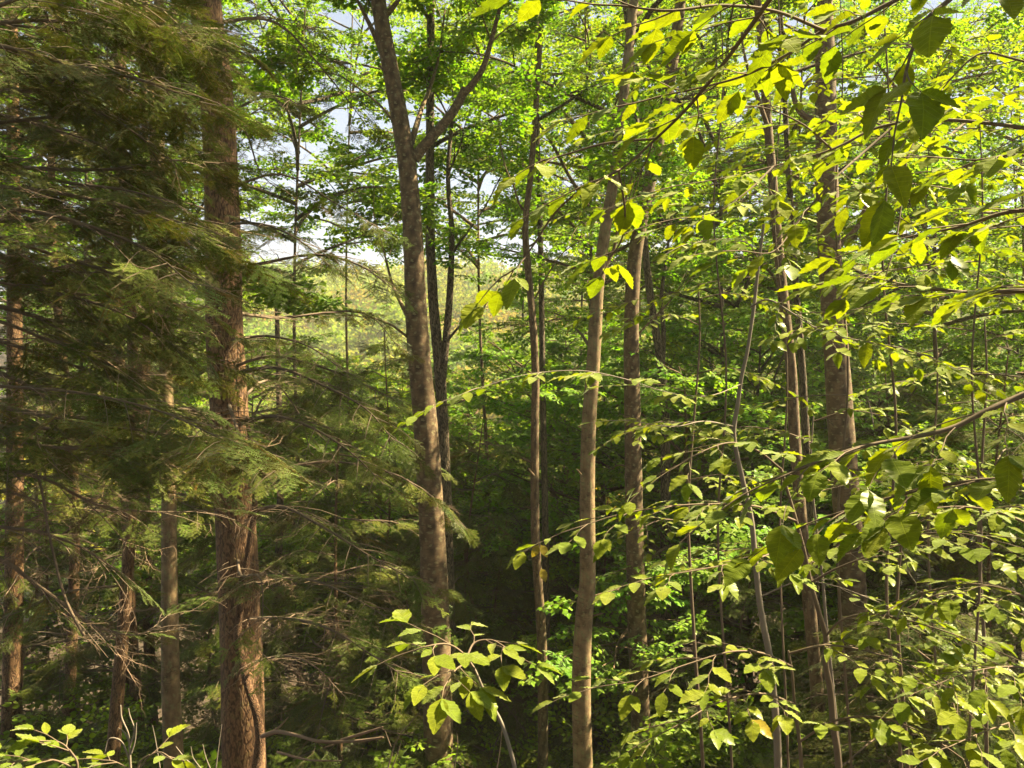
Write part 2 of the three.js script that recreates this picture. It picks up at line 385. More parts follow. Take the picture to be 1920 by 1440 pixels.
// one limb of a broadleaf tree with its branches; adds leaf sprays to the list
function broadLimb(start, dir, L, r, o, list) {
  const geos = [], pts = [start.clone()], d = dir.clone().normalize(), n = 5;
  for (let i = 1; i <= n; i++) { d.add(V(R(-0.2, 0.2), R(-0.12, 0.12) + (o.rise || 0), R(-0.2, 0.2))).normalize(); pts.push(pts[i - 1].clone().addScaledVector(d, L / n)); }
  geos.push(tube(pts, [r, Math.max(0.004, r * 0.2)], 6, n * 2, 0, 0.5));
  const c = new THREE.CatmullRomCurve3(pts);
  const spray = (p, f) => {
    const k = o.leaf * R(0.7, 1.25), tone = R(0.75, 1.25);
    const col = new THREE.Color().setRGB(tone * R(0.85, 1.2) * o.hue, tone, tone * R(0.7, 1.1));
    list.push([p.clone(), V(f.x, f.y * 0.4 - 0.12 + R(-0.35, 0.35), f.z), V(R(-0.75, 0.75), 1, R(-0.75, 0.75)), k, col]);
  };
  const nb = o.subs || 7;
  for (let i = 0; i < nb; i++) {
    const t = 0.22 + 0.78 * (i + rnd()) / nb, p = c.getPoint(Math.min(1, t)), tan = c.getTangent(Math.min(1, t)), side = tan.clone().cross(UPV).normalize().multiplyScalar(i % 2 ? 1 : -1);
    const bd = tan.clone().multiplyScalar(0.7).add(side.multiplyScalar(R(0.5, 1.1))).add(V(0, R(-0.15, 0.25), 0)).normalize(), bl = L * R(0.28, 0.5) * (1.15 - t * 0.6);
    const q = [p, p.clone().addScaledVector(bd, bl * 0.5).add(V(0, R(-0.05, 0.08) * bl, 0)), p.clone().addScaledVector(bd, bl).add(V(0, R(-0.12, 0.05) * bl, 0))];
    geos.push(tube(q, [r * 0.3, 0.003], 3, 3, 0, 0.5, false));
    const ns = Math.max(2, Math.round(bl / ((o.gap || 0.3) * 0.82)));
    for (let k = 0; k < ns; k++) { const u = 0.2 + 0.8 * (k + rnd()) / ns, pp = q[0].clone().lerp(q[1], Math.min(1, u * 2)).lerp(q[2], Math.max(0, u * 2 - 1)); const s2 = bd.clone().cross(UPV).multiplyScalar(R(-1.2, 1.2)); spray(pp, bd.clone().add(s2)); }
  }
  for (let k = 0; k < 3; k++) spray(c.getPoint(R(0.75, 1)), d.clone().add(V(R(-0.7, 0.7), 0, R(-0.7, 0.7))));
  return join(geos);
}
const GOLD = 2.39996;
function broadTree(o) {
  seed = o.seed;
  const base = o.pts[0].clone(), t = thing(o.name || 'beech_tree', o.label, 'tree', base, o.group), find = sample(o.pts);
  trunkMesh(t, o.pts, o.r0, o.r1, o.bark || M.beechBark, o.sides || 16, o.uneven);
  const list = [], twigMat = o.bark || M.beechBark; o.hue ??= R(0.75, 1.05);
  for (let i = 0; i < (o.stubs || 0); i++) { const p = find(R(-2, 7)), az = R(0, 6.28), h = V(Math.cos(az), R(0.1, 0.5), Math.sin(az)), r = R(0.012, 0.03), d = o.r0 * 0.55; part('branch_stub', moved(tube([p.clone().addScaledVector(h, d * 0.7), p.clone().addScaledVector(h, d + r), p.clone().addScaledVector(h, d + R(0.03, 0.22)).add(V(0, R(-0.02, 0.05), 0))], (t) => r * (1.5 - t), 7, 6, 0.2, 0.2), base), twigMat, t); }
  (o.limbs || []).forEach(([pts, ra, rb, leafy]) => {
    const g = [tube(pts, [ra, rb], 10, pts.length * 4, 0.04, 0.45)];
    if (leafy) for (let i = 0; i < leafy; i++) { const c = new THREE.CatmullRomCurve3(pts), u = R(0.55, 1), tan = c.getTangent(u); g.push(broadLimb(c.getPoint(u), tan.add(V(R(-0.8, 0.8), R(-0.3, 0.4), R(-0.8, 0.8))), R(0.8, 1.6), rb * 0.6, o, list)); }
    part('limb', moved(join(g), base), twigMat, t);
  });
  for (let i = 0; i < (o.n || 0); i++) {
    const f = (i + R(0, 0.9)) / o.n, y = o.y0 + (o.y1 - o.y0) * f, az = i * GOLD + R(-0.4, 0.4) + (o.turn || 0), el = R(0.15, 0.75);
    const L = o.len * (o.shape ? o.shape(f) : 0.55 + 0.9 * Math.sin(Math.PI * Math.min(1, 0.15 + f * 0.85))) * R(0.75, 1.2);
    const g = broadLimb(find(y), V(Math.cos(az) * Math.cos(el), Math.sin(el), Math.sin(az) * Math.cos(el)), L, Math.min(0.05, L * 0.011) + 0.004, { ...o, rise: -0.06 }, list);
    part('limb', moved(g, base), twigMat, t);
  }
  if (list.length) { for (const e of list) e[0].sub(base); instances('crown', pick(SPRAY), M.crown, list, t); }
  return t;
}
// one hemlock limb: flat, drooping at the tip, green outward and bare twigs inward
function hemlockLimb(pts, r, o, green, bare) {
  const c = new THREE.CatmullRomCurve3(pts), L = c.getLength(), geos = [tube(pts, [r, 0.003], 6, pts.length * 3, 0.05, 0.3)];
  const n = Math.round(L / ((o.gap || 0.13) * 0.8));
  for (let i = 0; i < n; i++) {
    const t = Math.min(0.99, (i + rnd()) / n), p = c.getPoint(t), tan = c.getTangent(t).normalize(), side = tan.clone().cross(UPV).normalize().multiplyScalar(i % 2 ? 1 : -1);
    const d = tan.clone().multiplyScalar(R(0.5, 0.9)).add(side.multiplyScalar(R(0.5, 1))).add(V(0, R(-0.22, 0.1), 0)).normalize();
    const bl = (o.width || 0.5) * R(0.5, 1.1) * (1.1 - 0.75 * t) + 0.08;
    const alive = t > (o.bareTo ?? 0.25) + R(-0.2, 0.2) && rnd() < (o.alive ?? 0.9);
    const q = [p, p.clone().addScaledVector(d, bl * 0.55), p.clone().addScaledVector(d, bl).add(V(0, -0.12 * bl, 0))];
    geos.push(tube(q, [Math.max(0.0022, r * 0.28), 0.0015], 3, 3, 0, 0.3, false));
    const ns = Math.max(1, Math.round(bl / 0.14));
    for (let k = 0; k < ns; k++) {
      const u = (k + 0.3 + 0.6 * rnd()) / ns, pp = q[0].clone().lerp(q[2], u), dd = d.clone().add(d.clone().cross(UPV).multiplyScalar(R(-1.3, 1.3))).add(V(0, R(-0.6, 0.1), 0));
      if (alive) { const tone = R(0.65, 1.35); green.push([pp, dd, V(R(-0.6, 0.6), 1, R(-0.6, 0.6)), (o.spray || 0.25) * R(0.6, 1.2), new THREE.Color().setRGB(tone * R(0.9, 1.35), tone, tone * R(0.6, 1))]); }
      if (!alive || rnd() < 0.12) if (rnd() < (o.deadRate ?? 0.45)) bare.push([pp.clone(), dd, V(R(-1, 1), 1, R(-1, 1)), R(0.15, 0.34), new THREE.Color().setScalar(R(0.6, 1.4))]);
    }
  }
  if (!(o.alive === 0)) { const tone = R(0.8, 1.3); green.push([c.getPoint(0.98), c.getTangent(1), UPV, (o.spray || 0.28) * 1.2, new THREE.Color().setRGB(tone, tone, tone * 0.8)]); }
  return join(geos);
}
function hemlockTree(o) {
  seed = o.seed;
  const base = o.pts[0].clone(), t = thing('hemlock_tree', o.label, 'tree', base, o.group), find = sample(o.pts);
  trunkMesh(t, o.pts, o.r0, o.r1, o.bark || M.hemlockBark, o.sides || 16, o.uneven ?? 0.03);
  const addLimb = (pts, r, opt) => {
    const green = [], bare = [];
    const m = part('limb', moved(hemlockLimb(pts, r, { ...o, ...opt }, green, bare), base), M.twig, t);
    for (const e of green.concat(bare)) e[0].sub(base);
    if (green.length) instances('needles', pick(NEEDLES), M.needle, green, m);
    if (bare.length) instances('dead_twigs', pick(DEAD), M.dead, bare, m);
  };
  (o.limbs || []).forEach(([pts, r, opt]) => addLimb(pts, r, opt));
  for (let i = 0; i < (o.n || 0); i++) {
    const f = (i + R(0, 0.9)) / o.n, y = o.y0 + (o.y1 - o.y0) * f, az = i * GOLD + R(-0.4, 0.4) + (o.turn || 0);
    const L = o.len * (1.1 - 0.7 * f * (o.taper ?? 1)) * R(0.7, 1.2), p = find(y), h = V(Math.cos(az), 0, Math.sin(az)), side = h.clone().cross(UPV).multiplyScalar(R(-0.15, 0.15) * L);
    addLimb([p, p.clone().addScaledVector(h, L * 0.35).addScaledVector(side, R(-0.6, 0.6)).add(V(0, L * R(-0.04, 0.16), 0)), p.clone().addScaledVector(h, L * 0.7).add(side).add(V(0, L * R(-0.1, 0.06), 0)), p.clone().addScaledVector(h, L).add(side).add(V(0, L * R(-0.3, -0.08), 0))], 0.006 + L * 0.006, {});
  }
  return t;
}
const straight = (px, d, topY, lean = 0) => { const x = (px - 960) / F * d, y = groundY(x, -d) - 0.15; return [0, 0.3, 0.6, 1].map((f) => V(x + lean * f * (topY - y) + (f % 1 ? R(-0.3, 0.3) : 0), y + (topY - y) * f, -d + (f % 1 ? R(-0.3, 0.3) : 0))); };
const px = (list, d) => list.map(([x, y, dd]) => at(x, y, dd || d));

// ---------------------------------------------------------------- the trees whose trunks stand in the picture
seed = 1001;
{ // tall forked beech in the middle
  const D = 11, pts = trunkLine([[709, 0], [736, 150], [762, 300], [774, 440], [778, 540], [785, 660], [798, 800], [808, 950], [813, 1060], [817, 1180], [823, 1440]], D, 19);
  broadTree({ seed: 1002, stubs: 7, label: 'tall grey brown forked trunk near the middle, dappled with sun', pts, r0: 0.225, r1: 0.075, bark: M.beechBark, sides: 26, uneven: 0.03, leaf: 0.42, gap: 0.26, n: 5, y0: 9, y1: 16, len: 3.6, subs: 8,
    limbs: [
      [px([[776, 298], [788, 282], [812, 255], [842, 220], [862, 188], [872, 166]], D), 0.085, 0.06, 0],
      [px([[866, 180, 11], [888, 155, 10.9], [905, 128, 10.8], [920, 80, 10.7], [936, 20, 10.6], [965, -90, 10.4]], D), 0.055, 0.02, 6],
      [px([[770, 270, 11.05], [781, 235, 11.3], [790, 205, 11.6], [806, 165, 11.9], [822, 110, 12.2], [834, 20, 12.6]], D), 0.05, 0.015, 5],
      [px([[722, 110, 11], [700, 60], [680, 20], [655, -30]], D), 0.045, 0.015, 4],
      [px([[722, 30], [740, 10], [765, -30]], D), 0.05, 0.02, 3],
      [px([[776, 640, 11], [755, 625, 10.9], [735, 610, 10.8], [705, 598, 10.7], [640, 590, 10.5]], D), 0.024, 0.006, 3],
      [px([[768, 600, 11], [750, 565, 11.2], [735, 530, 11.4], [722, 480, 11.6], [700, 400, 12]], D), 0.035, 0.008, 4],
      [px([[755, 250, 11], [715, 200, 11.4], [672, 165, 11.8], [630, 140, 12.2], [560, 130, 12.6]], D), 0.022, 0.006, 4],
    ] });
}
{ // rough dark double stem just behind it
  const D = 13, pts = trunkLine([[806, 300], [808, 480], [814, 590], [826, 720], [832, 850], [837, 980], [842, 1200], [846, 1440]], D, 15);
  broadTree({ seed: 1003, name: 'maple_tree', label: 'rough dark trunk splitting into stems, close behind the forked beech', pts, r0: 0.13, r1: 0.05, bark: M.darkBark, uneven: 0.07, leaf: 0.42, gap: 0.26, n: 4, y0: 5.5, y1: 11, len: 2.8, subs: 8,
    limbs: [[px([[828, 715], [834, 660], [841, 585], [846, 500], [847, 430], [840, 330], [850, 200]], D), 0.075, 0.03, 6], [px([[838, 640], [862, 612], [900, 588], [920, 556], [980, 520]], 12.8), 0.024, 0.006, 3], [px([[846, 480], [862, 455], [884, 425], [905, 395], [940, 330]], 13), 0.026, 0.008, 3], [px([[826, 760], [860, 755], [910, 735], [960, 740]], 12.9), 0.016, 0.005, 2]] });
}
{ // slim wavy trunk
  const D = 11.5, pts = trunkLine([[1008, 150], [995, 330], [985, 420], [990, 505], [998, 590], [1004, 700], [1003, 800], [1003, 960], [1008, 1080], [1016, 1200], [1018, 1440]], D, 13);
  broadTree({ seed: 1004, stubs: 7, label: 'slim slightly crooked trunk between the forked beech and the bent pale trunk', pts, r0: 0.08, r1: 0.03, bark: M.beechBark, uneven: 0.05, leaf: 0.4, gap: 0.26, n: 1, y0: 6, y1: 10, len: 2.3, subs: 7,
    limbs: [[px([[988, 400], [975, 385], [962, 345], [950, 320], [935, 260]], D), 0.02, 0.006, 3], [px([[1003, 560], [1030, 510], [1060, 470], [1110, 440]], 11.6), 0.014, 0.005, 2]] });
  broadTree({ seed: 1005, label: 'dark thin stem partly hidden right behind the slim crooked trunk', pts: trunkLine([[1014, 480], [1018, 760], [1022, 960], [1026, 1440]], 13.5, 12), r0: 0.07, r1: 0.03, bark: M.darkBark, leaf: 0.4, gap: 0.28, n: 2, y0: 5, y1: 10, len: 2.2, subs: 7 });
}
{ // pale bent trunk
  const D = 10, pts = trunkLine([[1162, 250], [1150, 340], [1135, 430], [1121, 540], [1117, 610], [1111, 700], [1104, 800], [1101, 920], [1102, 1040], [1101, 1105], [1096, 1150], [1092, 1210], [1090, 1290], [1093, 1440]], D, 16);
  broadTree({ seed: 1006, stubs: 7, label: 'pale tan trunk with a kink low down, lit on its right side', pts, r0: 0.132, r1: 0.05, bark: M.paleBark, sides: 24, uneven: 0.025, leaf: 0.42, gap: 0.27, n: 4, y0: 7, y1: 13, len: 3, subs: 8,
    limbs: [[px([[1122, 540], [1135, 500], [1150, 470], [1160, 420], [1185, 330]], 10.1), 0.035, 0.012, 3]] });
}
{ // dark straight trunk right of it, leaning right high up
  const D = 12, pts = trunkLine([[1276, 0], [1266, 80], [1250, 185], [1222, 320], [1192, 470], [1185, 560], [1184, 650], [1186, 780], [1188, 900], [1191, 1050], [1196, 1220], [1205, 1440]], D, 17);
  broadTree({ seed: 1007, stubs: 7, label: 'dark straight trunk next right of the kinked pale trunk', pts, r0: 0.16, r1: 0.06, bark: M.beechBark, sides: 22, leaf: 0.42, gap: 0.27, n: 4, y0: 8, y1: 14, len: 3, subs: 8,
    limbs: [[px([[1184, 640], [1222, 600], [1260, 560], [1300, 500]], 12.2), 0.02, 0.006, 3], [px([[1188, 880], [1160, 872], [1140, 885]], 11.9), 0.014, 0.006, 0]] });
}
{
  const D = 14, pts = trunkLine([[1210, 470], [1222, 575], [1236, 660], [1246, 760], [1248, 900], [1247, 1100], [1250, 1440]], D, 14);
  broadTree({ seed: 1008, name: 'maple_tree', label: 'thin dark forked tree standing behind the leafy saplings, right of two straight trunks', pts, r0: 0.11, r1: 0.04, bark: M.darkBark, uneven: 0.06, leaf: 0.44, gap: 0.27, n: 6, y0: 4, y1: 11, len: 2.8, subs: 8,
    limbs: [[px([[1242, 690], [1244, 620], [1240, 560], [1250, 480], [1262, 380]], D), 0.05, 0.02, 4], [px([[1246, 880], [1222, 862], [1200, 850]], D), 0.018, 0.008, 0]] });
}
{ // dark stem among the right-hand saplings
  const D = 9.5, pts = trunkLine([[1420, 0], [1428, 80], [1440, 240], [1448, 330], [1458, 450], [1467, 545], [1482, 680], [1489, 800], [1500, 950], [1514, 1100], [1528, 1250], [1540, 1440]], D, 13);
  broadTree({ seed: 1009, label: 'slender dark trunk leaning left, just left of the broad right-hand trunk', pts, r0: 0.085, r1: 0.035, bark: M.beechBark, uneven: 0.04, leaf: 0.42, gap: 0.28, n: 0, y0: 7, y1: 11, len: 2.4, subs: 7,
    limbs: [[px([[1440, 240], [1410, 150], [1395, 100], [1388, 20]], 9.4), 0.03, 0.012, 0]] });
  broadTree({ seed: 1010, label: 'short dark stem hidden between the slender leaning trunk and broad right-hand trunk', pts: trunkLine([[1494, 560], [1502, 660], [1510, 800], [1522, 1000], [1545, 1440]], 11.5, 10), r0: 0.075, r1: 0.03, bark: M.darkBark, leaf: 0.4, gap: 0.28, n: 3, y0: 5, y1: 9.5, len: 2, subs: 7 });
}
{ // broad right-hand trunk
  const D = 11, pts = trunkLine([[1543, 0], [1547, 100], [1549, 240], [1554, 450], [1568, 660], [1577, 800], [1593, 1030], [1603, 1230], [1618, 1440]], D, 20);
  broadTree({ seed: 1011, stubs: 7, label: 'broad dark trunk at the right with a thin sunlit edge', pts, r0: 0.225, r1: 0.09, bark: M.beechBark, sides: 26, uneven: 0.03, leaf: 0.44, gap: 0.3, n: 2, turn: 2.2, y0: 12, y1: 18, len: 3.2, subs: 8,
    limbs: [[px([[1560, 470], [1590, 445], [1608, 425], [1620, 395], [1650, 330]], 11.1), 0.05, 0.02, 2], [px([[1548, 230], [1505, 215], [1488, 180], [1484, 140], [1470, 60]], 10.9), 0.05, 0.02, 1]] });
}
{ // slim pale trunk at the left
  const D = 9, pts = trunkLine([[300, 380], [308, 600], [314, 780], [317, 900], [317, 1000], [318, 1120], [319, 1220], [322, 1330], [326, 1440]], D, 12);
  broadTree({ seed: 1012, stubs: 7, label: 'slim pale trunk lit by sun, left of the big hemlock trunk', pts, r0: 0.118, r1: 0.04, bark: M.paleBark, sides: 22, uneven: 0.03, leaf: 0.42, gap: 0.3, n: 8, y0: 7, y1: 11.5, len: 2.2, subs: 7 });
}

// ---------------------------------------------------------------- hemlocks
{ // big hemlock trunk
  const D = 8, pts = trunkLine([[385, 0], [405, 160], [413, 300], [419, 480], [422, 640], [432, 800], [441, 960], [452, 1200], [458, 1440]], D, 15);
  hemlockTree({ seed: 2001, label: 'big hemlock with thick red brown trunk and drooping branches, left of centre', pts, r0: 0.225, r1: 0.13, sides: 28, uneven: 0.022, n: 26, y0: -0.2, y1: 9, len: 2.3, taper: 0.3, bareTo: 0.4, alive: 0.85, width: 0.6, turn: 1,
    limbs: [
      [px([[480, 1095, 7.9], [545, 1085, 7.3], [600, 1092, 6.8], [680, 1130, 6.3], [760, 1180, 5.9]]), 0.018, { bareTo: 0.45 }],
      [px([[470, 960, 8], [530, 950, 7.4], [600, 985, 6.9], [690, 1040, 6.4], [780, 1090, 6.2]]), 0.02, { bareTo: 0.4 }],
      [px([[470, 1160, 7.8], [540, 1160, 7.1], [620, 1180, 6.6], [700, 1230, 6.2], [760, 1270, 6]]), 0.018, { bareTo: 0.5 }],
      [px([[420, 510, 7.8], [500, 492, 7.4], [600, 478, 7], [680, 500, 6.8], [740, 545, 6.6]]), 0.02, { bareTo: 0.3 }],
      [px([[440, 700, 7.9], [520, 690, 7.3], [600, 720, 6.9], [690, 770, 6.5], [740, 830, 6.3]]), 0.022, { bareTo: 0.15 }],
      [px([[440, 800, 7.9], [510, 780, 7.2], [580, 800, 6.8], [660, 850, 6.4], [720, 910, 6.2]]), 0.022, { bareTo: 0.15 }],
      [px([[430, 640, 7.9], [500, 630, 7.5], [580, 650, 7.2], [650, 700, 7]]), 0.018, { bareTo: 0.1 }],
      [px([[430, 760, 7.8], [440, 790, 6.9], [450, 820, 6.3], [470, 850, 5.8], [520, 890, 5.4]]), 0.018, { bareTo: 0.1 }],
      [px([[420, 420, 7.9], [490, 420, 7.6], [560, 450, 7.2], [620, 500, 7]]), 0.016, { bareTo: 0.2 }],
      [px([[410, 230, 7.9], [470, 190, 7.5], [520, 180, 7.2], [570, 200, 7]]), 0.016, { bareTo: 0.2 }],
      [px([[480, 1240, 7.8], [540, 1230, 7.1], [590, 1250, 6.6], [650, 1310, 6.3]]), 0.014, { alive: 0.2 }],
    ] });
  // old climbing stem that twists up the trunk
  const v = px([[472, 1560, 7.6], [481, 1440, 7.62], [488, 1380, 7.62], [480, 1330, 7.64], [466, 1290, 7.68], [453, 1240, 7.7], [446, 1190, 7.7], [452, 1130, 7.72], [462, 1060, 7.74], [471, 1000, 7.76], [478, 945, 7.8], [474, 860, 7.86], [462, 780, 7.8]]);
  const q = v[0].clone(); q.y = groundY(q.x, q.z) - 0.1; v.unshift(q);
  seed = 2002; const o = thing('climbing_vine', 'twisted red brown vine stem climbing the thick hemlock trunk', 'vine', q);
  part('stem', moved(tube(v, (t) => 0.052 - 0.03 * t, 12, 70, 0.12, 0.2), q), M.vine, o);
}
{ // near hemlock just outside the left edge whose boughs fill the upper left
  seed = 2010;
  const pts = [V(-4.3, groundY(-4.3, -4.2) - 0.2, -4.2), V(-4.25, 2, -4.2), V(-4.2, 6, -4.2), V(-4.15, 11, -4.2)];
  const L = [];
  const row = (a, r, opt) => L.push([px(a), r, opt]);
  row([[-220, 30, 4.4], [0, 42, 4.3], [70, 38, 4.3], [150, 45, 4.2], [250, 62, 4.2], [380, 80, 4.3]], 0.016, { bareTo: 0.15 });
  row([[-220, 60, 4.5], [0, 110, 4.4], [60, 140, 4.3], [105, 150, 4.3], [150, 190, 4.3], [240, 240, 4.3], [330, 310, 4.4]], 0.016, { bareTo: 0.2 });
  row([[-200, 180, 4.3], [0, 170, 4.1], [80, 165, 4.0], [140, 120, 4.0], [240, 130, 4.0], [340, 170, 4.1]], 0.014, { bareTo: 0.1 });
  row([[-200, 250, 4.6], [0, 230, 4.9], [120, 220, 5], [240, 240, 5.1], [330, 270, 5.2], [420, 320, 5.3]], 0.014, { bareTo: 0.1 });
  row([[-200, 310, 4.4], [0, 312, 4.5], [110, 318, 4.6], [230, 316, 4.7], [330, 300, 4.8], [430, 310, 5]], 0.017, { bareTo: 0.3 });
  row([[-200, 420, 4.4], [0, 415, 4.6], [110, 412, 4.7], [220, 405, 4.8], [330, 408, 4.9], [430, 440, 5.1]], 0.014, { bareTo: 0.35 });
  row([[-200, 470, 4.3], [0, 480, 4.4], [120, 545, 4.6], [210, 556, 4.7], [290, 566, 4.8], [350, 572, 5]], 0.015, { alive: 0.5, bareTo: 0.5 });
  row([[-200, 560, 4.4], [0, 575, 4.4], [90, 600, 4.5], [200, 610, 4.6], [310, 640, 4.8], [430, 690, 5.1]], 0.016, { bareTo: 0.2 });
  row([[-200, 660, 4.3], [0, 700, 4.4], [80, 740, 4.4], [130, 790, 4.5], [220, 830, 4.6], [300, 862, 4.8], [400, 900, 5]], 0.016, { bareTo: 0.35 });
  row([[-200, 600, 4.6], [0, 640, 4.9], [120, 680, 5.1], [240, 720, 5.3], [350, 790, 5.5], [440, 850, 5.7]], 0.014, { bareTo: 0.15 });
  row([[-200, 780, 4.3], [0, 800, 4.4], [110, 805, 4.5], [200, 826, 4.6], [290, 856, 4.7], [360, 900, 4.9]], 0.015, { bareTo: 0.5, alive: 0.5 });
  row([[-200, 860, 4.2], [0, 880, 4.3], [90, 900, 4.3], [180, 945, 4.4], [300, 960, 4.6], [420, 955, 4.9]], 0.014, { bareTo: 0.5, alive: 0.4 });
  row([[-200, 960, 4.3], [0, 988, 4.4], [80, 1000, 4.4], [160, 1030, 4.5], [220, 1070, 4.6]], 0.013, { alive: 0.25 });
  row([[-200, 1000, 4.3], [0, 1048, 4.4], [60, 1090, 4.5], [130, 1140, 4.6], [170, 1170, 4.7], [260, 1190, 4.8], [320, 1150, 5]], 0.015, { alive: 0.12 });
  row([[-200, 90, 3.9], [0, 10, 3.8], [100, -20, 3.7], [220, -10, 3.7], [340, 30, 3.8]], 0.013, { bareTo: 0.1 });
  row([[-200, 400, 5], [0, 360, 5.4], [120, 350, 5.7], [250, 360, 6], [350, 400, 6.2]], 0.013, { bareTo: 0.1 });
  row([[-200, 700, 5], [0, 760, 5.4], [120, 780, 5.7], [230, 800, 6], [330, 850, 6.2]], 0.013, { bareTo: 0.1 });
  row([[-200, 500, 5], [0, 520, 5.4], [120, 500, 5.7], [250, 470, 6], [350, 480, 6.2]], 0.013, { bareTo: 0.1 });
  row([[-200, 900, 5], [0, 920, 5.4], [120, 950, 5.7], [230, 960, 6]], 0.012, { alive: 0.35 });
  for (let i = 0; i < 21; i++) {
    const y = -60 + i * 46 + R(-15, 15), d = R(3.7, 6.3), e = R(240, 470), s = R(20, 150), w = R(-40, 40), f = d / 4.5;
    row([[-200 - 60 * f, y - s * 0.3, d], [0, y + w * 0.3, d + R(-0.2, 0.2)], [e * 0.35, y + w * 0.6 + s * 0.2, d + R(-0.3, 0.3)], [e * 0.7, y + w * 0.4 + s * 0.5, d + R(-0.4, 0.4)], [e, y + s, d + R(-0.5, 0.5)]], R(0.008, 0.015), { bareTo: R(0, 0.25), alive: y > 850 ? 0.45 : 0.92 });
  }
  hemlockTree({ seed: 2011, label: 'hemlock at the left edge whose layered boughs fill the upper left', pts, r0: 0.2, r1: 0.1, limbs: L, width: 0.62, n: 26, y0: 5.2, y1: 10.5, len: 3.2, gap: 0.11 });
  const d = px([[60, 860, 4.3], [78, 920, 4.3], [88, 980, 4.3], [103, 1050, 4.25], [120, 1115, 4.2], [140, 1160, 4.2], [158, 1192, 4.2]]);
  const o = thing('fallen_branch', 'thin bare grey branch hanging caught in the boughs at left', 'branch', d[0]);
  part('branch', moved(join([tube(d, [0.0055, 0.009], 6, 24, 0.1, 0.2), tube([d[4], d[4].clone().add(V(0.02, 0.03, 0))], [0.004, 0.002], 4)]), d[0]), M.twig, o);
}
{ // hemlocks standing farther back; dark thin trunks in the shade
  const H = [
    [20, 13, 13, 0.165, 24, 2.4, 'dark hemlock trunk at the lower left corner'],
    [122, 14.5, 12, 0.11, 22, 2.2, 'dark hemlock trunk second from the left edge, low in the shade'],
    [242, 17, 13, 0.13, 20, 2.2, 'thin shaded hemlock, leftmost of three dark stems behind the slim pale trunk'],
    [268, 15.5, 12, 0.12, 18, 2.0, 'thin shaded hemlock, middle of three dark stems behind the slim pale trunk'],
    [290, 19, 14, 0.14, 22, 2.4, 'shaded hemlock, rightmost of three dark stems behind the slim pale trunk'],
    [533, 14, 3, 0.1, 18, 2.0, 'thin grey hemlock between the big hemlock and the forked beech'],
    [205, 10.5, 13, 0.09, 24, 2.2, 'hemlock trunk half hidden by boughs in the upper left'],
  ];
  H.forEach(([x, d, top, r, n, len, label], i) => { seed = 2100 + i; hemlockTree({ seed: 2100 + i, label, pts: straight(x, d, top, R(-0.02, 0.01)), r0: r, r1: r * 0.4, bark: i === 5 ? M.darkBark : M.hemlockBark, n, y0: groundY((x - 960) / F * d, -d) + 2, y1: top - 0.5, len, bareTo: 0.3, alive: 0.8, gap: 0.16, spray: 0.36, width: 0.7, turn: i, deadRate: 0.5, group: 'hemlocks standing back in the shade' }); });
  const Y = [                                            // young hemlocks, green to the ground
    [640, 12, 1.0, 26, 2.4, 'young hemlock right of the big hemlock trunk, boughs to the ground'],
    [720, 15, 1.9, 30, 2.6, 'dark young hemlock directly left of the forked beech'],
    [905, 14, 0.1, 24, 2.2, 'dark young hemlock between the forked beech and the slim crooked trunk'],
    [965, 18, -1.2, 22, 2.2, 'farther young hemlock behind the slim crooked trunk'],
    [1140, 15, -1.4, 22, 2.2, 'small young hemlock between the kinked pale trunk and the dark straight trunk'],
    [1320, 16, -0.5, 24, 2.4, 'young hemlock in shade left of the sapling thicket'],
    [1420, 13, -2, 18, 1.9, 'low young hemlock in the dark below the saplings'],
    [1730, 9, -1.6, 22, 1.9, 'small hemlock with sunlit tips right of the broad right-hand trunk'],
    [1890, 11, 1.2, 26, 2.4, 'young hemlock at the lower right edge of the view'],
    [1660, 15, 1.0, 24, 2.4, 'young hemlock behind the broad right-hand trunk'],
    [872, 14.2, -2.1, 20, 2.0, 'low hemlock close beside the foot of the forked beech'],
    [950, 14.6, -1.8, 22, 2.1, 'low hemlock in the dark hollow left of the slim crooked trunk'],
    [1052, 15, -2.2, 20, 2.0, 'low hemlock in the dark hollow right of the slim crooked trunk'],
    [1150, 14.8, -3, 18, 1.8, 'low hemlock at the foot of the dark straight trunk'],
    [745, 13.4, -2, 18, 1.7, 'low hemlock beside the dark young hemlock, left of the forked beech'],
    [420, 17, 2.5, 22, 2.4, 'young hemlock far behind the big hemlock trunk'],
    [80, 17, 1.5, 22, 2.6, 'bushy young hemlock in deep shade at the far left'],
    [560, 19, 0.5, 24, 2.6, 'small hemlock far back under the thin grey hemlock'],
    [820, 20, -1.5, 22, 2.4, 'low far hemlock behind the base of the forked beech'],
    [1060, 20, -0.5, 22, 2.4, 'low far hemlock left of the kinked pale trunk'],
    [1240, 21, -0.5, 22, 2.4, 'low far hemlock behind the thin dark forked tree'],
    [1500, 20, 0, 22, 2.4, 'far hemlock in shade behind the slender leaning trunk'],
    [1800, 18, 0.5, 22, 2.6, 'far hemlock in shade under the overhanging branch'],
  ];
  Y.forEach(([x, d, top, n, len, label], i) => { seed = 2200 + i; const gy = groundY((x - 960) / F * d, -d); hemlockTree({ seed: 2200 + i, label, pts: straight(x, d, top + 0.8), r0: 0.05, r1: 0.01, sides: 8, bark: M.hemlockBark, n, y0: gy + 0.5, y1: top + 0.6, len, bareTo: 0.12, alive: 0.93, gap: 0.17, spray: 0.4, width: 0.75, turn: i, deadRate: 0.4, taper: 1.05, group: 'young hemlocks under the tall trees' }); });
}

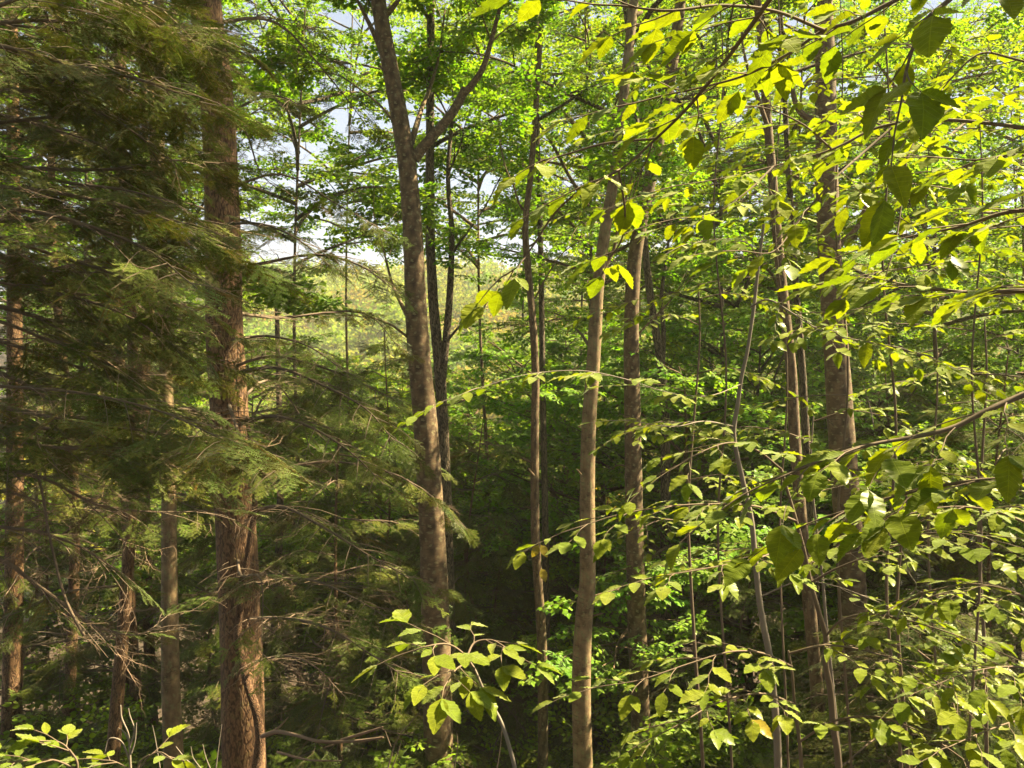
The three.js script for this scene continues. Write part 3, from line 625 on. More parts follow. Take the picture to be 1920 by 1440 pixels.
// ---------------------------------------------------------------- broadleaf trees standing farther back
{
  // [px of the foot, distance, foot of crown (m), top of crown, limb length, limbs, label]
  const B = [
    [560, 20, 4.6, 15, 3.4, 18, 'leafy maple left of the forked beech, behind the hemlock trunk'],
    [650, 27, 6.5, 19, 4, 17, 'tall far maple seen just left of the forked trunk'],
    [900, 22, 4.5, 16, 3.4, 18, 'leafy maple with thin stems right of the forked trunk'],
    [980, 30, 6, 20, 4.2, 18, 'tall far maple behind the slim crooked trunk'],
    [1080, 19, 2.5, 15, 3.2, 28, 'leafy beech behind the kinked pale trunk'],
    [1190, 34, 6, 18, 4.4, 26, 'tall beech behind the dark straight trunk'],
    [1330, 18, 0.5, 14, 3.2, 28, 'bright leafy beech behind the thin dark forked tree'],
    [1400, 25, -3, 6.5, 4, 28, 'far bright beech behind the slender leaning trunk'],
    [1520, 19, 0, 14, 3.4, 28, 'sunlit beech directly behind the broad right-hand trunk'],
    [1640, 24, -2, 10.5, 4, 26, 'sunlit beech right of the broad right-hand trunk, well back'],
    [1740, 17, 0, 11, 3.2, 26, 'yellow green beech under the right-hand overhanging leaves'],
    [1880, 21, 0.5, 13, 3.8, 26, 'yellow green beech at the right edge of the view, well back'],
    [1900, 30, 4, 22, 4.6, 16, 'tall far tree against the bright sky at upper right'],
    [760, 31, -5, 3.6, 3.0, 24, 'low bright tree in the valley behind the forked beech'],
    [870, 26, -4, 3, 3.0, 26, 'yellow green understory tree in the gap right of the forked beech'],
    [960, 34, -6, 4.5, 3.6, 28, 'bright understory tree low in the middle distance'],
    [1060, 27, -4, 5, 3.4, 28, 'bright understory tree behind the foot of the kinked pale trunk'],
    [1230, 30, -6, 2, 3.6, 28, 'bright understory tree behind the thin dark forked tree'],
    [150, 20, 3, 15, 3.6, 24, 'broadleaf tree glimpsed through the boughs at the left'],
    [330, 24, 1, 17, 4, 26, 'broadleaf tree glimpsed behind the slim pale trunk'],
    [30, 27, 0, 12, 4, 24, 'sunlit tree far behind the left edge'],
    [480, 30, -2, 4.5, 3.4, 24, 'bright low tree in the valley behind the big hemlock'],
    [1150, 38, -6, 10, 4.6, 30, 'far bright tree in the valley right of centre'],
    [1350, 36, -6, 9, 4.8, 28, 'far sunlit tree in the valley behind the saplings'],
    [1700, 36, -5, 12, 5, 28, 'far tall tree behind the right-hand leaves'],
    [700, 18, -4.5, 1.5, 2.8, 26, 'low leafy tree behind the dark hemlock left of the forked beech'],
    [880, 17, -6, -1, 2.6, 24, 'low leafy tree just right of the forked beech, in the shade'],
    [1050, 16, -6, -1.2, 2.6, 24, 'low leafy tree between the slim crooked trunk and the kinked pale trunk'],
    [1150, 18, -5, 3.5, 3, 30, 'leafy tree filling the space behind the two straight trunks'],
    [1290, 15, -4.5, 3, 2.8, 30, 'leafy tree filling the space right of the thin dark forked tree'],
    [1420, 16, -5, 4, 3, 32, 'bright leafy tree behind the pale winding sapling stem'],
    [1640, 15, -5, 3, 2.9, 30, 'leafy tree low at the right of the broad trunk'],
    [1780, 14, -4.5, 2.5, 2.8, 30, 'sunlit leafy tree low under the overhanging branch'],
    [1900, 16, -4, 4, 3, 30, 'sunlit leafy tree low at the right edge'],
    [240, 22, -9, 3, 3.2, 34, 'low leafy tree in the shade behind the slim pale trunk'],
    [50, 19, -8, 2, 3.2, 34, 'low leafy tree in the shade at the left edge'],
    [590, 23, -9, 1, 3.2, 32, 'low leafy tree down the slope right of the big hemlock'],
    [780, 24, -9, -1, 3.2, 26, 'low leafy tree down the slope behind the forked beech'],
    [960, 24, -9, -1, 3.2, 26, 'low leafy tree down the slope behind the slim crooked trunk'],
    [620, 40, -7, 4, 4.2, 26, 'far sunlit tree low in the gap left of the forked beech'],
  ];
  B.forEach(([x, d, y0, yt, len, n, label], i) => { seed = 3000 + i; const y1 = Math.min(yt, 3.6 + 0.5 * d); broadTree({ seed: 3000 + i, name: 'understory_tree', label, pts: straight(x, d, y1 - 1.5, R(-0.02, 0.02)), r0: 0.075, r1: 0.02, sides: 9, bark: i % 3 ? M.beechBark : M.darkBark, n, y0: Math.max(y0, groundY((x - 960) / F * d, -d) + 0.5), y1: y1 - 1.6, len, leaf: 0.46 + d * 0.004, gap: 0.3 + d * 0.003, subs: 8, turn: i, group: 'broadleaf trees standing farther back' }); });
  // more crowns closing the view behind, so that the sky shows only in gaps
  const C = [
    [1080, 42, 7, 25, 5.2, 18, 'tall far tree high behind the kinked pale trunk'], [1260, 38, 2, 24, 5, 34, 'tall far tree high behind the dark straight trunk'],
    [1480, 44, 0, 26, 5.4, 36, 'tall far tree high behind the slender leaning trunk'], [1620, 48, 0, 24, 5.4, 34, 'tall far tree high behind the broad right-hand trunk'], [1800, 46, -2, 17, 5.2, 34, 'far sunlit tree behind the right-hand overhanging leaves'], [250, 36, 2, 20, 4.8, 30, 'tall far tree seen through the boughs left of the big hemlock'], [60, 42, 0, 22, 5, 30, 'tall far tree seen through the boughs at the left edge'],
  ];
  C.forEach(([x, d, y0, y1, len, n, label], i) => { seed = 3200 + i; broadTree({ seed: 3200 + i, name: 'understory_tree', label, pts: straight(x, d, y1 - 1.5, R(-0.02, 0.02)), r0: 0.11, r1: 0.03, sides: 9, bark: M.darkBark, n, y0: Math.max(y0, groundY((x - 960) / F * d, -d) + 1), y1: y1 - 1.6, len, leaf: 0.7, gap: 0.5, subs: 9, turn: i, group: 'broadleaf trees standing farther back' }); });
  // trees outside the picture: on the right they dapple the sunlight, beside and behind the viewer they close the wood
  const S = [[10, -4, 7, 12, 2.6, 4, 'beech outside the right edge whose thin crown dapples the sunlight'], [14.5, -10, 6, 14, 3.0, 8, 'taller beech outside the right edge, farther downhill'], [20, -22, 2, 12, 3.4, 10, 'leafy beech outside the right edge beside the farther trees'],
    [8, -7.2, 12.6, 18, 3.3, 15, 'tall beech outside the right edge whose high crown shades the hemlock boughs'], [-10.5, 0.5, 1.5, 15, 4, 30, 'leafy tree outside the left edge, beside the viewer'], [-4, 6, 1, 15, 4.2, 34, 'leafy tree behind the viewer to the left'], [1.5, 8, 1.5, 16, 4.4, 34, 'leafy tree straight behind the viewer'], [7, 6, 1, 15, 4, 30, 'leafy tree behind the viewer to the right'], [-9, -8, 2, 15, 4, 28, 'leafy tree outside the left edge, downhill'], [-2.5, 1.5, 8, 15, 4, 26, 'high crown above and left of the viewer']];
  S.forEach(([x, z, y0, y1, len, n, label], i) => { seed = 3100 + i; const g = groundY(x, z) - 0.2; broadTree({ seed: 3100 + i, label, pts: [V(x, g, z), V(x + 0.1, (g + y1) / 2, z), V(x, y1 - 1.5, z + 0.1)], r0: 0.16, r1: 0.04, n, y0, y1: y1 - 1.6, len, leaf: 0.55, gap: 0.36, subs: 8, turn: i }); });
  // low leafy growth on the slope
  seed = 3300; const list = [], low = [];
  for (let i = 0; i < 20000; i++) {
    const d = 9.5 + 30 * Math.pow(rnd(), 1.2), x = R(-0.72, 0.76) * d, c = n2(x * 0.35, d * 0.35); if (c < -0.8) continue;
    const tone = R(0.65, 1.2); (i % 2 ? low : list).push([V(x, groundY(x, -d) + Math.pow(rnd(), 1.6) * (0.5 + Math.max(0, c) * 1.6), -d), V(R(-1, 1), R(-0.1, 0.5), R(-1, 1)), V(R(-0.5, 0.5), 1, R(-0.5, 0.5)), R(0.3, 0.65), new THREE.Color().setRGB(tone, tone, tone * 0.8)]);
  }
  instances('hemlock_seedlings', NEEDLES[1], M.needle, low, scene).userData = { kind: 'stuff', label: 'dark feathery hemlock seedlings covering the shaded slope', category: 'undergrowth' };
  instances('undergrowth', SPRAY[0], M.crown, list, scene).userData = { kind: 'stuff', label: 'low leafy undergrowth covering the shaded slope under the trees', category: 'undergrowth' };
}

// ---------------------------------------------------------------- near leafy branches and saplings: every leaf its own
const leafTally = new Map();
function putLeaf(thingObj, holder, p, dir, up, len, mat) {
  const k = (leafTally.get(thingObj) || 0) + 1; leafTally.set(thingObj, k);
  const m = new THREE.Mesh(pick(LEAF), mat); m.name = 'leaf'; m.castShadow = m.receiveShadow = true;
  const b = basis(dir, up); m.quaternion.setFromRotationMatrix(b); m.position.copy(p).sub(thingObj.position); m.scale.set(len, len, len * R(0.85, 1.12));
  holder.add(m);
}
// a leafy twig: alternate leaves in a flat layer; returns its stem shape and queues its leaves
function leafTwig(start, dir, len, leafLen, q, o) {
  const n = Math.max(2, Math.round(len / (leafLen * (o.step || 0.62)))), pts = [start.clone()], d = dir.clone().normalize();
  for (let i = 1; i <= n; i++) {
    const side = d.clone().cross(UPV).normalize().multiplyScalar(i % 2 ? 1 : -1);
    d.add(V(0, -(o.droop ?? 0.05), 0)).normalize();
    const p = pts[i - 1].clone().addScaledVector(d, len / n).addScaledVector(side, len / n * 0.12);
    pts.push(p);
    if (rnd() < (o.fill ?? 0.95)) q.push([p, d.clone().multiplyScalar(0.75).addScaledVector(side, R(0.55, 1.1)).add(V(0, R(-0.38, 0.12) + (o.tip || 0), 0)), V(R(-0.28, 0.28), 1, R(-0.28, 0.28)), leafLen * R(0.55, 1.22) * (i === 1 ? 0.75 : 1)]);
  }
  q.push([pts[n], d.clone().add(V(R(-0.2, 0.2), R(-0.45, 0), R(-0.2, 0.2))), V(R(-0.3, 0.3), 1, R(-0.3, 0.3)), leafLen * R(0.9, 1.15)]);
  return tube(pts, [o.tr || 0.0019, 0.0009], 4, n * 2, 0, 0.2, false);
}
function leafyBranch(t, list, o) {
  const pts = px(list), c = new THREE.CatmullRomCurve3(pts, false, 'centripetal'), L = c.getLength(), q = [], geos = [tube(pts, [o.r || 0.006, o.r1 || 0.0018], 6, pts.length * 5, 0.08, 0.2)];
  const n = o.twigs ?? 6, from = o.from ?? 0.12;
  for (let i = 0; i < n; i++) {
    const u = from + (0.98 - from) * (i + 0.3 + 0.5 * rnd()) / n, p = c.getPointAt(u), tan = c.getTangentAt(u), side = tan.clone().cross(UPV).normalize().multiplyScalar(i % 2 ? 1 : -1);
    geos.push(leafTwig(p, tan.clone().multiplyScalar(0.7).addScaledVector(side, R(0.5, 1)).add(V(0, R(-0.12, 0.14) + (o.lift || 0), 0)), (o.len || 0.35) * R(0.55, 1.2) * (1.15 - 0.5 * u), o.leaf || 0.085, q, o));
  }
  geos.push(leafTwig(pts[pts.length - 1], c.getTangentAt(1), (o.len || 0.35) * 0.8, o.leaf || 0.085, q, o));
  (o.bare || []).forEach((b) => geos.push(tube(px(b), [0.003, 0.0012], 5, b.length * 4, 0, 0.2)));
  const m = part(o.name || 'branch', moved(join(geos), t.position), o.mat || M.twig, t);
  for (const [p, d, u, l] of q) putLeaf(t, m, p, d, u, l, o.odd && rnd() < o.odd ? M.leafYellow : pick(M.leaf));
  return m;
}
function sapling(label, stem, r, mat = M.twigGrey, name = 'beech_sapling') {
  const p = px(stem), low = p[0].y < p[p.length - 1].y ? p : p.reverse(), b = low[0].clone();
  b.y = Math.min(b.y, groundY(b.x, b.z) - 0.05); if (low[0].y - b.y > 0.2) low.unshift(b);
  const t = thing(name, label, 'sapling', low[0].clone());
  part('stem', moved(tube(low, [r, r * 0.35], 9, low.length * 5, 0.08, 0.25), t.position), mat, t);
  return t;
}
seed = 4001;
{ // beech outside the right edge: its low branches hang into the picture
  const base = V(2.35, groundY(2.35, -0.9) - 0.1, -0.9);
  const t = thing('beech_tree', 'beech whose shaded low branches hang into the view from the right edge', 'tree', base);
  part('trunk', moved(tube([base, V(2.4, 2, -0.95), V(2.38, 4.5, -1), V(2.3, 8, -1)], [0.11, 0.05], 16, 30, 0.04, 0.45), base), M.beechBark, t);
  { const list = []; for (let i = 0; i < 13; i++) { const az0 = i < 10 ? i * GOLD : -0.4 + (i - 10) * 0.3, az = Math.sin(az0) < -0.5 ? -az0 : az0, y = i < 10 ? 3.7 + i * 0.4 : 3.6 + (i - 10) * 0.2; part('limb', moved(broadLimb(V(2.36, y, -1), V(Math.cos(az), 0.45, Math.sin(az)), R(1.4, 2.4), 0.02, { leaf: 0.4, gap: 0.26, subs: 7, hue: 1.05 }, list), base), M.beechBark, t); }
    for (let i = 0; i < 9; i++) part('limb', moved(broadLimb(V(2.36, 3.45 + i * 0.16, -1), V(0.85, 0.3, -0.32 + 0.12 * (i % 3)), R(1.3, 2.0), 0.018, { leaf: 0.4, gap: 0.2, subs: 8, hue: 1 }, list), base), M.beechBark, t);
    for (const e of list) e[0].sub(base); instances('crown', SPRAY[1], M.crown, list, t); }
  leafyBranch(t, [[2700, 60, 1.4], [2150, -160, 1.5], [1830, -70, 1.6], [1670, 5, 1.6], [1600, 40, 1.6], [1545, 57, 1.6], [1480, 100, 1.6], [1400, 140, 1.6], [1340, 158, 1.6], [1240, 180, 1.6]], { r: 0.0065, twigs: 11, from: 0.5, len: 0.26, leaf: 0.078, droop: 0.01 });
  leafyBranch(t, [[1545, 57, 1.6], [1450, 20, 1.5], [1350, 10, 1.45], [1250, 20, 1.4], [1160, 10, 1.4]], { r: 0.004, twigs: 7, from: 0.1, len: 0.24, leaf: 0.076, droop: 0.01 });
  leafyBranch(t, [[2600, 760, 1.4], [2100, 680, 1.6], [1920, 740, 1.7], [1850, 770, 1.7], [1790, 800, 1.7], [1720, 818, 1.7], [1640, 832, 1.7], [1580, 848, 1.7], [1500, 880, 1.7], [1440, 905, 1.7]], { r: 0.0075, twigs: 10, from: 0.5, len: 0.3, leaf: 0.09, droop: 0.1 });
  leafyBranch(t, [[2500, 500, 1.4], [2100, 380, 1.6], [1960, 390, 1.65], [1880, 400, 1.7], [1800, 425, 1.75], [1720, 440, 1.8]], { r: 0.008, twigs: 6, from: 0.5, len: 0.24, leaf: 0.09 });
  leafyBranch(t, [[2500, 620, 1.4], [2100, 560, 1.6], [1920, 545, 1.7], [1850, 548, 1.75], [1780, 545, 1.8], [1700, 535, 1.85]], { r: 0.008, twigs: 7, from: 0.5, len: 0.26, leaf: 0.09 });
  leafyBranch(t, [[2200, -300, 1.3], [1900, -120, 1.3], [1780, 0, 1.25], [1735, 40, 1.25], [1700, 130, 1.25], [1690, 190, 1.25]], { r: 0.006, twigs: 5, from: 0.55, len: 0.2, leaf: 0.082 });
  leafyBranch(t, [[2300, 260, 2], [2000, 300, 2.1], [1900, 290, 2.1], [1830, 300, 2.1], [1760, 295, 2.15]], { r: 0.006, twigs: 5, from: 0.5, len: 0.3, leaf: 0.09 });
  leafyBranch(t, [[2500, 1100, 1.3], [2100, 930, 1.5], [1920, 900, 1.6], [1800, 905, 1.7], [1680, 930, 1.75], [1560, 965, 1.8]], { r: 0.008, twigs: 7, from: 0.45, len: 0.28, leaf: 0.09, droop: 0.1 });
}
{ // second one, a little farther: the brighter upper branch
  const base = V(2.95, groundY(2.95, -1.9) - 0.1, -1.9);
  const t = thing('beech_tree', 'beech beyond the right edge whose long curved branch crosses the upper right', 'tree', base);
  part('trunk', moved(tube([base, V(2.92, 1, -1.9), V(2.9, 2.6, -1.9), V(2.85, 5, -1.9)], [0.07, 0.03], 14, 24, 0.04, 0.45), base), M.beechBark, t);
  leafyBranch(t, [[3150, 400, 1.9], [2350, 300, 2.3], [1990, 250, 2.5], [1860, 232, 2.6], [1750, 225, 2.7], [1650, 238, 2.8], [1560, 280, 2.8], [1450, 312, 2.8], [1350, 335, 2.75], [1270, 348, 2.7]], { r: 0.009, twigs: 10, from: 0.42, len: 0.36, leaf: 0.085 });
  leafyBranch(t, [[1672, 240, 2.75], [1620, 285, 2.7], [1563, 337, 2.6], [1500, 410, 2.6], [1447, 473, 2.5], [1390, 470, 2.45]], { r: 0.005, twigs: 6, from: 0.3, len: 0.26, leaf: 0.09 });
  leafyBranch(t, [[1660, 238, 2.8], [1610, 215, 3.0], [1640, 205, 3.2], [1700, 210, 3.4], [1760, 205, 3.6]], { r: 0.004, twigs: 8, from: 0.2, len: 0.34, leaf: 0.085 });
  leafyBranch(t, [[2400, 130, 2.4], [2050, 150, 2.5], [1900, 110, 2.5], [1840, 100, 2.5], [1790, 140, 2.5], [1750, 190, 2.5]], { r: 0.006, twigs: 7, from: 0.4, len: 0.3, leaf: 0.085 });
  leafyBranch(t, [[1740, 226, 2.7], [1700, 300, 2.6], [1690, 380, 2.6], [1680, 450, 2.55], [1660, 520, 2.5]], { r: 0.004, twigs: 8, from: 0.15, len: 0.3, leaf: 0.085 });
  leafyBranch(t, [[1450, 312, 2.8], [1400, 360, 2.7], [1340, 400, 2.65], [1270, 410, 2.6]], { r: 0.004, twigs: 6, from: 0.15, len: 0.28, leaf: 0.085 });
  leafyBranch(t, [[1560, 280, 2.8], [1500, 230, 2.7], [1420, 200, 2.65], [1340, 210, 2.6]], { r: 0.004, twigs: 5, from: 0.1, len: 0.28, leaf: 0.085 });
}
{ // long twig ending in near leaves over the middle
  const base = V(0.9, groundY(0.9, 0.6), 0.6);
  const t = thing('beech_sapling', 'arching sapling beside the viewer with big hanging leaves over the middle', 'sapling', base);
  part('stem', moved(tube([base, V(0.95, 1.2, 0.35), V(0.85, 2.3, -0.3), V(0.7, 2.75, -1.0)], [0.016, 0.006], 8, 24, 0.05, 0.2), base), M.twig, t);
  leafyBranch(t, [[1960, -900, 1.0], [1520, -120, 1.3], [1400, 60, 1.5], [1300, 190, 1.6], [1230, 260, 1.7], [1160, 320, 1.7], [1100, 345, 1.7]], { r: 0.006, twigs: 7, from: 0.45, len: 0.2, leaf: 0.085 });
  leafyBranch(t, [[1230, 260, 1.7], [1130, 270, 1.75], [1060, 290, 1.8], [1020, 300, 1.8]], { r: 0.003, twigs: 1, from: 0.7, len: 0.1, leaf: 0.075, droop: 0.2 });
  leafyBranch(t, [[1100, 345, 1.7], [1040, 400, 1.75], [1000, 460, 1.8], [970, 500, 1.8], [940, 520, 1.8]], { r: 0.003, twigs: 2, from: 0.7, len: 0.1, leaf: 0.08, droop: 0.25 });
  leafyBranch(t, [[1160, 320, 1.7], [1172, 400, 1.85], [1165, 450, 1.95], [1140, 488, 2.05]], { r: 0.003, twigs: 2, from: 0.85, len: 0.09, leaf: 0.09, droop: 0.12 });
}
{ // sapling with the pale winding stem
  const t = sapling('tall beech sapling with a pale winding stem, first right of the dark trunks', [[1459, 1440, 5], [1456, 1360, 5], [1449, 1290, 5], [1442, 1225, 5], [1432, 1175, 5], [1423, 1120, 5], [1416, 1050, 5], [1408, 970, 5], [1391, 893, 5], [1376, 813, 5], [1383, 760, 5], [1390, 710, 5], [1401, 660, 5], [1413, 580, 5], [1422, 500, 5], [1432, 420, 5]], 0.026);
  leafyBranch(t, [[1408, 575, 5], [1440, 562, 4.8], [1490, 590, 4.6], [1550, 625, 4.4], [1620, 640, 4.3], [1700, 655, 4.2], [1790, 690, 4.1]], { r: 0.007, twigs: 13, from: 0.15, len: 0.48, leaf: 0.085, mat: M.twigGrey });
  leafyBranch(t, [[1424, 490, 5], [1400, 455, 4.7], [1350, 448, 4.5], [1300, 455, 4.3]], { r: 0.005, twigs: 7, from: 0.2, len: 0.35, leaf: 0.09, mat: M.twigGrey });
  leafyBranch(t, [[1390, 720, 5], [1330, 742, 4.6], [1250, 735, 4.2], [1170, 710, 3.9], [1090, 695, 3.7], [1000, 700, 3.6], [920, 720, 3.5], [850, 745, 3.45]], { r: 0.003, r1: 0.0012, twigs: 11, from: 0.25, len: 0.3, leaf: 0.085, mat: M.twigGrey });
  leafyBranch(t, [[1378, 800, 5], [1320, 790, 4.8], [1260, 800, 4.6], [1190, 790, 4.5]], { r: 0.005, twigs: 6, from: 0.2, len: 0.36, leaf: 0.085, mat: M.twigGrey });
  leafyBranch(t, [[1424, 1120, 5], [1500, 1090, 4.9], [1570, 1100, 4.8], [1650, 1130, 4.7]], { r: 0.005, twigs: 3, from: 0.3, len: 0.4, leaf: 0.085, mat: M.twigGrey });
}
{ // dark thin sapling: the lower tiers of leaves
  const t = sapling('dark stemmed beech sapling with tiers of sunlit leaves at lower right', [[1573, 1440, 3.6], [1563, 1360, 3.6], [1557, 1293, 3.6], [1548, 1243, 3.6], [1548, 1193, 3.6], [1537, 1153, 3.6], [1520, 1093, 3.6], [1510, 1043, 3.6], [1493, 977, 3.6], [1478, 925, 3.6], [1465, 880, 3.6]], 0.017, M.twig);
  leafyBranch(t, [[1465, 880, 3.6], [1420, 845, 3.5], [1370, 830, 3.4], [1310, 850, 3.3], [1260, 880, 3.25]], { r: 0.006, twigs: 8, from: 0.15, len: 0.3, leaf: 0.088 });
  leafyBranch(t, [[1493, 977, 3.6], [1420, 950, 3.4], [1340, 945, 3.3], [1250, 950, 3.25], [1160, 965, 3.2], [1080, 990, 3.15]], { r: 0.006, twigs: 11, from: 0.15, len: 0.3, leaf: 0.088 });
  leafyBranch(t, [[1520, 1093, 3.6], [1560, 1070, 3.5], [1620, 1045, 3.4], [1710, 1005, 3.3], [1800, 1000, 3.2], [1890, 1020, 3.1]], { r: 0.006, twigs: 10, from: 0.2, len: 0.34, leaf: 0.088 });
  leafyBranch(t, [[1548, 1193, 3.6], [1575, 1165, 3.5], [1615, 1152, 3.4], [1665, 1155, 3.3], [1760, 1180, 3.2], [1880, 1225, 3.1]], { r: 0.006, twigs: 10, from: 0.25, len: 0.34, leaf: 0.088 });
  leafyBranch(t, [[1500, 1000, 3.6], [1440, 1040, 3.3], [1380, 1055, 3.1], [1300, 1070, 3], [1240, 1080, 2.95]], { r: 0.005, twigs: 7, from: 0.2, len: 0.28, leaf: 0.088 });
}
{ // second low sapling
  const t = sapling('leafy beech sapling low at right with leaves spreading toward the bottom edge', [[1500, 1640, 3.2], [1505, 1500, 3.2], [1500, 1400, 3.2], [1490, 1320, 3.2], [1485, 1260, 3.2], [1478, 1220, 3.2]], 0.012, M.twig);
  leafyBranch(t, [[1485, 1250, 3.2], [1430, 1225, 3.1], [1370, 1222, 3], [1290, 1245, 2.95], [1200, 1275, 2.9], [1140, 1285, 2.9]], { r: 0.005, twigs: 10, from: 0.1, len: 0.27, leaf: 0.088 });
  leafyBranch(t, [[1490, 1320, 3.2], [1420, 1300, 3], [1340, 1320, 2.9], [1270, 1360, 2.8], [1220, 1385, 2.8]], { r: 0.005, twigs: 7, from: 0.2, len: 0.24, leaf: 0.088, odd: 0.05 });
  leafyBranch(t, [[1480, 1225, 3.2], [1550, 1210, 3.1], [1640, 1225, 3], [1730, 1260, 2.9], [1800, 1320, 2.8]], { r: 0.005, twigs: 10, from: 0.1, len: 0.3, leaf: 0.088 });
  leafyBranch(t, [[1500, 1390, 3.2], [1570, 1350, 3], [1650, 1345, 2.9], [1740, 1380, 2.8], [1830, 1440, 2.7]], { r: 0.005, twigs: 8, from: 0.15, len: 0.26, leaf: 0.088 });
}
{ // third, at the right edge
  const t = sapling('beech sapling at the right edge with shiny drooping leaves', [[2010, 1600, 3], [2000, 1440, 3], [1985, 1300, 3], [1965, 1150, 3], [1950, 1020, 3], [1940, 960, 3]], 0.014, M.twig);
  leafyBranch(t, [[1965, 1150, 3], [1900, 1110, 3], [1820, 1095, 3.05], [1740, 1110, 3.1], [1670, 1140, 3.15]], { r: 0.005, twigs: 9, from: 0.15, len: 0.3, leaf: 0.088, droop: 0.09 });
  leafyBranch(t, [[1980, 1270, 3], [1900, 1250, 2.9], [1820, 1260, 2.85], [1740, 1290, 2.8]], { r: 0.005, twigs: 8, from: 0.15, len: 0.28, leaf: 0.088, droop: 0.09 });
  leafyBranch(t, [[1945, 990, 3], [1870, 960, 3], [1790, 950, 3], [1700, 965, 3], [1620, 1000, 3]], { r: 0.005, twigs: 8, from: 0.15, len: 0.3, leaf: 0.088 });
  leafyBranch(t, [[1990, 1360, 2.9], [1920, 1350, 2.8], [1850, 1370, 2.7], [1780, 1400, 2.6]], { r: 0.005, twigs: 6, from: 0.15, len: 0.24, leaf: 0.088 });
}
{ // mid-distance leaf tiers on thin saplings, right half
  const t = sapling('thin pale sapling stem standing against the broad right-hand trunk', [[1575, 1440, 6.5], [1570, 1377, 6.5], [1560, 1277, 6.5], [1550, 1180, 6.5], [1543, 1093, 6.5], [1530, 980, 6.5], [1520, 880, 6.5], [1525, 780, 6.5]], 0.02);
  leafyBranch(t, [[1525, 790, 6.5], [1600, 770, 6.2], [1680, 790, 6], [1760, 830, 5.8]], { r: 0.006, twigs: 10, from: 0.1, len: 0.55, leaf: 0.09, mat: M.twig });
  leafyBranch(t, [[1525, 860, 6.5], [1600, 880, 6], [1690, 880, 5.6], [1790, 890, 5.3], [1880, 910, 5]], { r: 0.007, twigs: 8, from: 0.1, len: 0.42, leaf: 0.09, mat: M.twig });
  leafyBranch(t, [[1522, 830, 6.5], [1470, 810, 6.2], [1400, 800, 6], [1330, 810, 5.8], [1270, 790, 5.6]], { r: 0.006, twigs: 10, from: 0.1, len: 0.5, leaf: 0.09, mat: M.twig });
  leafyBranch(t, [[1540, 1060, 6.5], [1460, 1030, 6], [1380, 1030, 5.6], [1300, 1050, 5.3]], { r: 0.006, twigs: 8, from: 0.15, len: 0.45, leaf: 0.09, mat: M.twig });
}
{ // further saplings between the near ones and the broad trunk
  const t = sapling('leafy beech sapling below the overhanging dark branch at right', [[1702, 1440, 5.4], [1692, 1300, 5.4], [1682, 1150, 5.4], [1690, 1020, 5.4], [1700, 930, 5.4]], 0.018, M.twig);
  const go = (l, n, len) => leafyBranch(t, l, { r: 0.005, twigs: n, from: 0.1, len, leaf: 0.088, mat: M.twig });
  go([[1690, 1000, 5.4], [1760, 960, 5.2], [1850, 955, 5], [1930, 980, 4.8]], 10, 0.42);
  go([[1685, 1050, 5.4], [1640, 1030, 5.2], [1580, 1040, 5]], 5, 0.38);
  go([[1682, 1150, 5.4], [1760, 1115, 5.2], [1850, 1120, 5], [1930, 1160, 4.8]], 9, 0.42);
  go([[1690, 1280, 5.4], [1760, 1245, 5.2], [1850, 1265, 5]], 7, 0.4);
  go([[1700, 930, 5.4], [1640, 900, 5.2], [1560, 915, 5]], 6, 0.38);
  const u = sapling('thin upright beech sapling with small leaves left of the pale winding stem', [[1318, 1440, 6.6], [1305, 1250, 6.6], [1296, 1100, 6.6], [1290, 950, 6.6], [1300, 800, 6.6], [1312, 640, 6.6], [1310, 540, 6.6]], 0.018, M.twig);
  const gu = (l, n, len) => leafyBranch(u, l, { r: 0.005, twigs: n, from: 0.08, len, leaf: 0.088, mat: M.twig });
  gu([[1310, 560, 6.6], [1370, 550, 6.5], [1440, 570, 6.4]], 6, 0.42); gu([[1312, 610, 6.6], [1260, 590, 6.5], [1200, 600, 6.4]], 6, 0.42);
  gu([[1308, 700, 6.6], [1370, 690, 6.4], [1430, 710, 6.3]], 6, 0.42); gu([[1300, 800, 6.6], [1240, 790, 6.4], [1180, 810, 6.3]], 6, 0.42);
  gu([[1292, 900, 6.6], [1350, 890, 6.4], [1420, 900, 6.2]], 6, 0.42); gu([[1292, 980, 6.6], [1240, 975, 6.3], [1180, 1000, 6.1]], 6, 0.42);
  const w = sapling('tall beech sapling with yellow green leaves near the right edge', [[1850, 1440, 7], [1845, 1200, 7], [1835, 1000, 7], [1842, 850, 7], [1850, 700, 7], [1846, 600, 7]], 0.02, M.twig);
  const gw = (l, n, len) => leafyBranch(w, l, { r: 0.005, twigs: n, from: 0.08, len, leaf: 0.09, mat: M.twig });
  gw([[1848, 640, 7], [1910, 620, 6.8], [1980, 640, 6.6]], 6, 0.45); gw([[1850, 700, 7], [1790, 690, 6.8], [1720, 710, 6.6], [1660, 720, 6.5]], 9, 0.45);
  gw([[1845, 790, 7], [1910, 780, 6.8], [1980, 800, 6.6]], 6, 0.45); gw([[1840, 870, 7], [1780, 860, 6.8], [1710, 870, 6.6]], 7, 0.45);
  gw([[1836, 960, 7], [1900, 950, 6.8], [1960, 960, 6.6]], 5, 0.45);
}
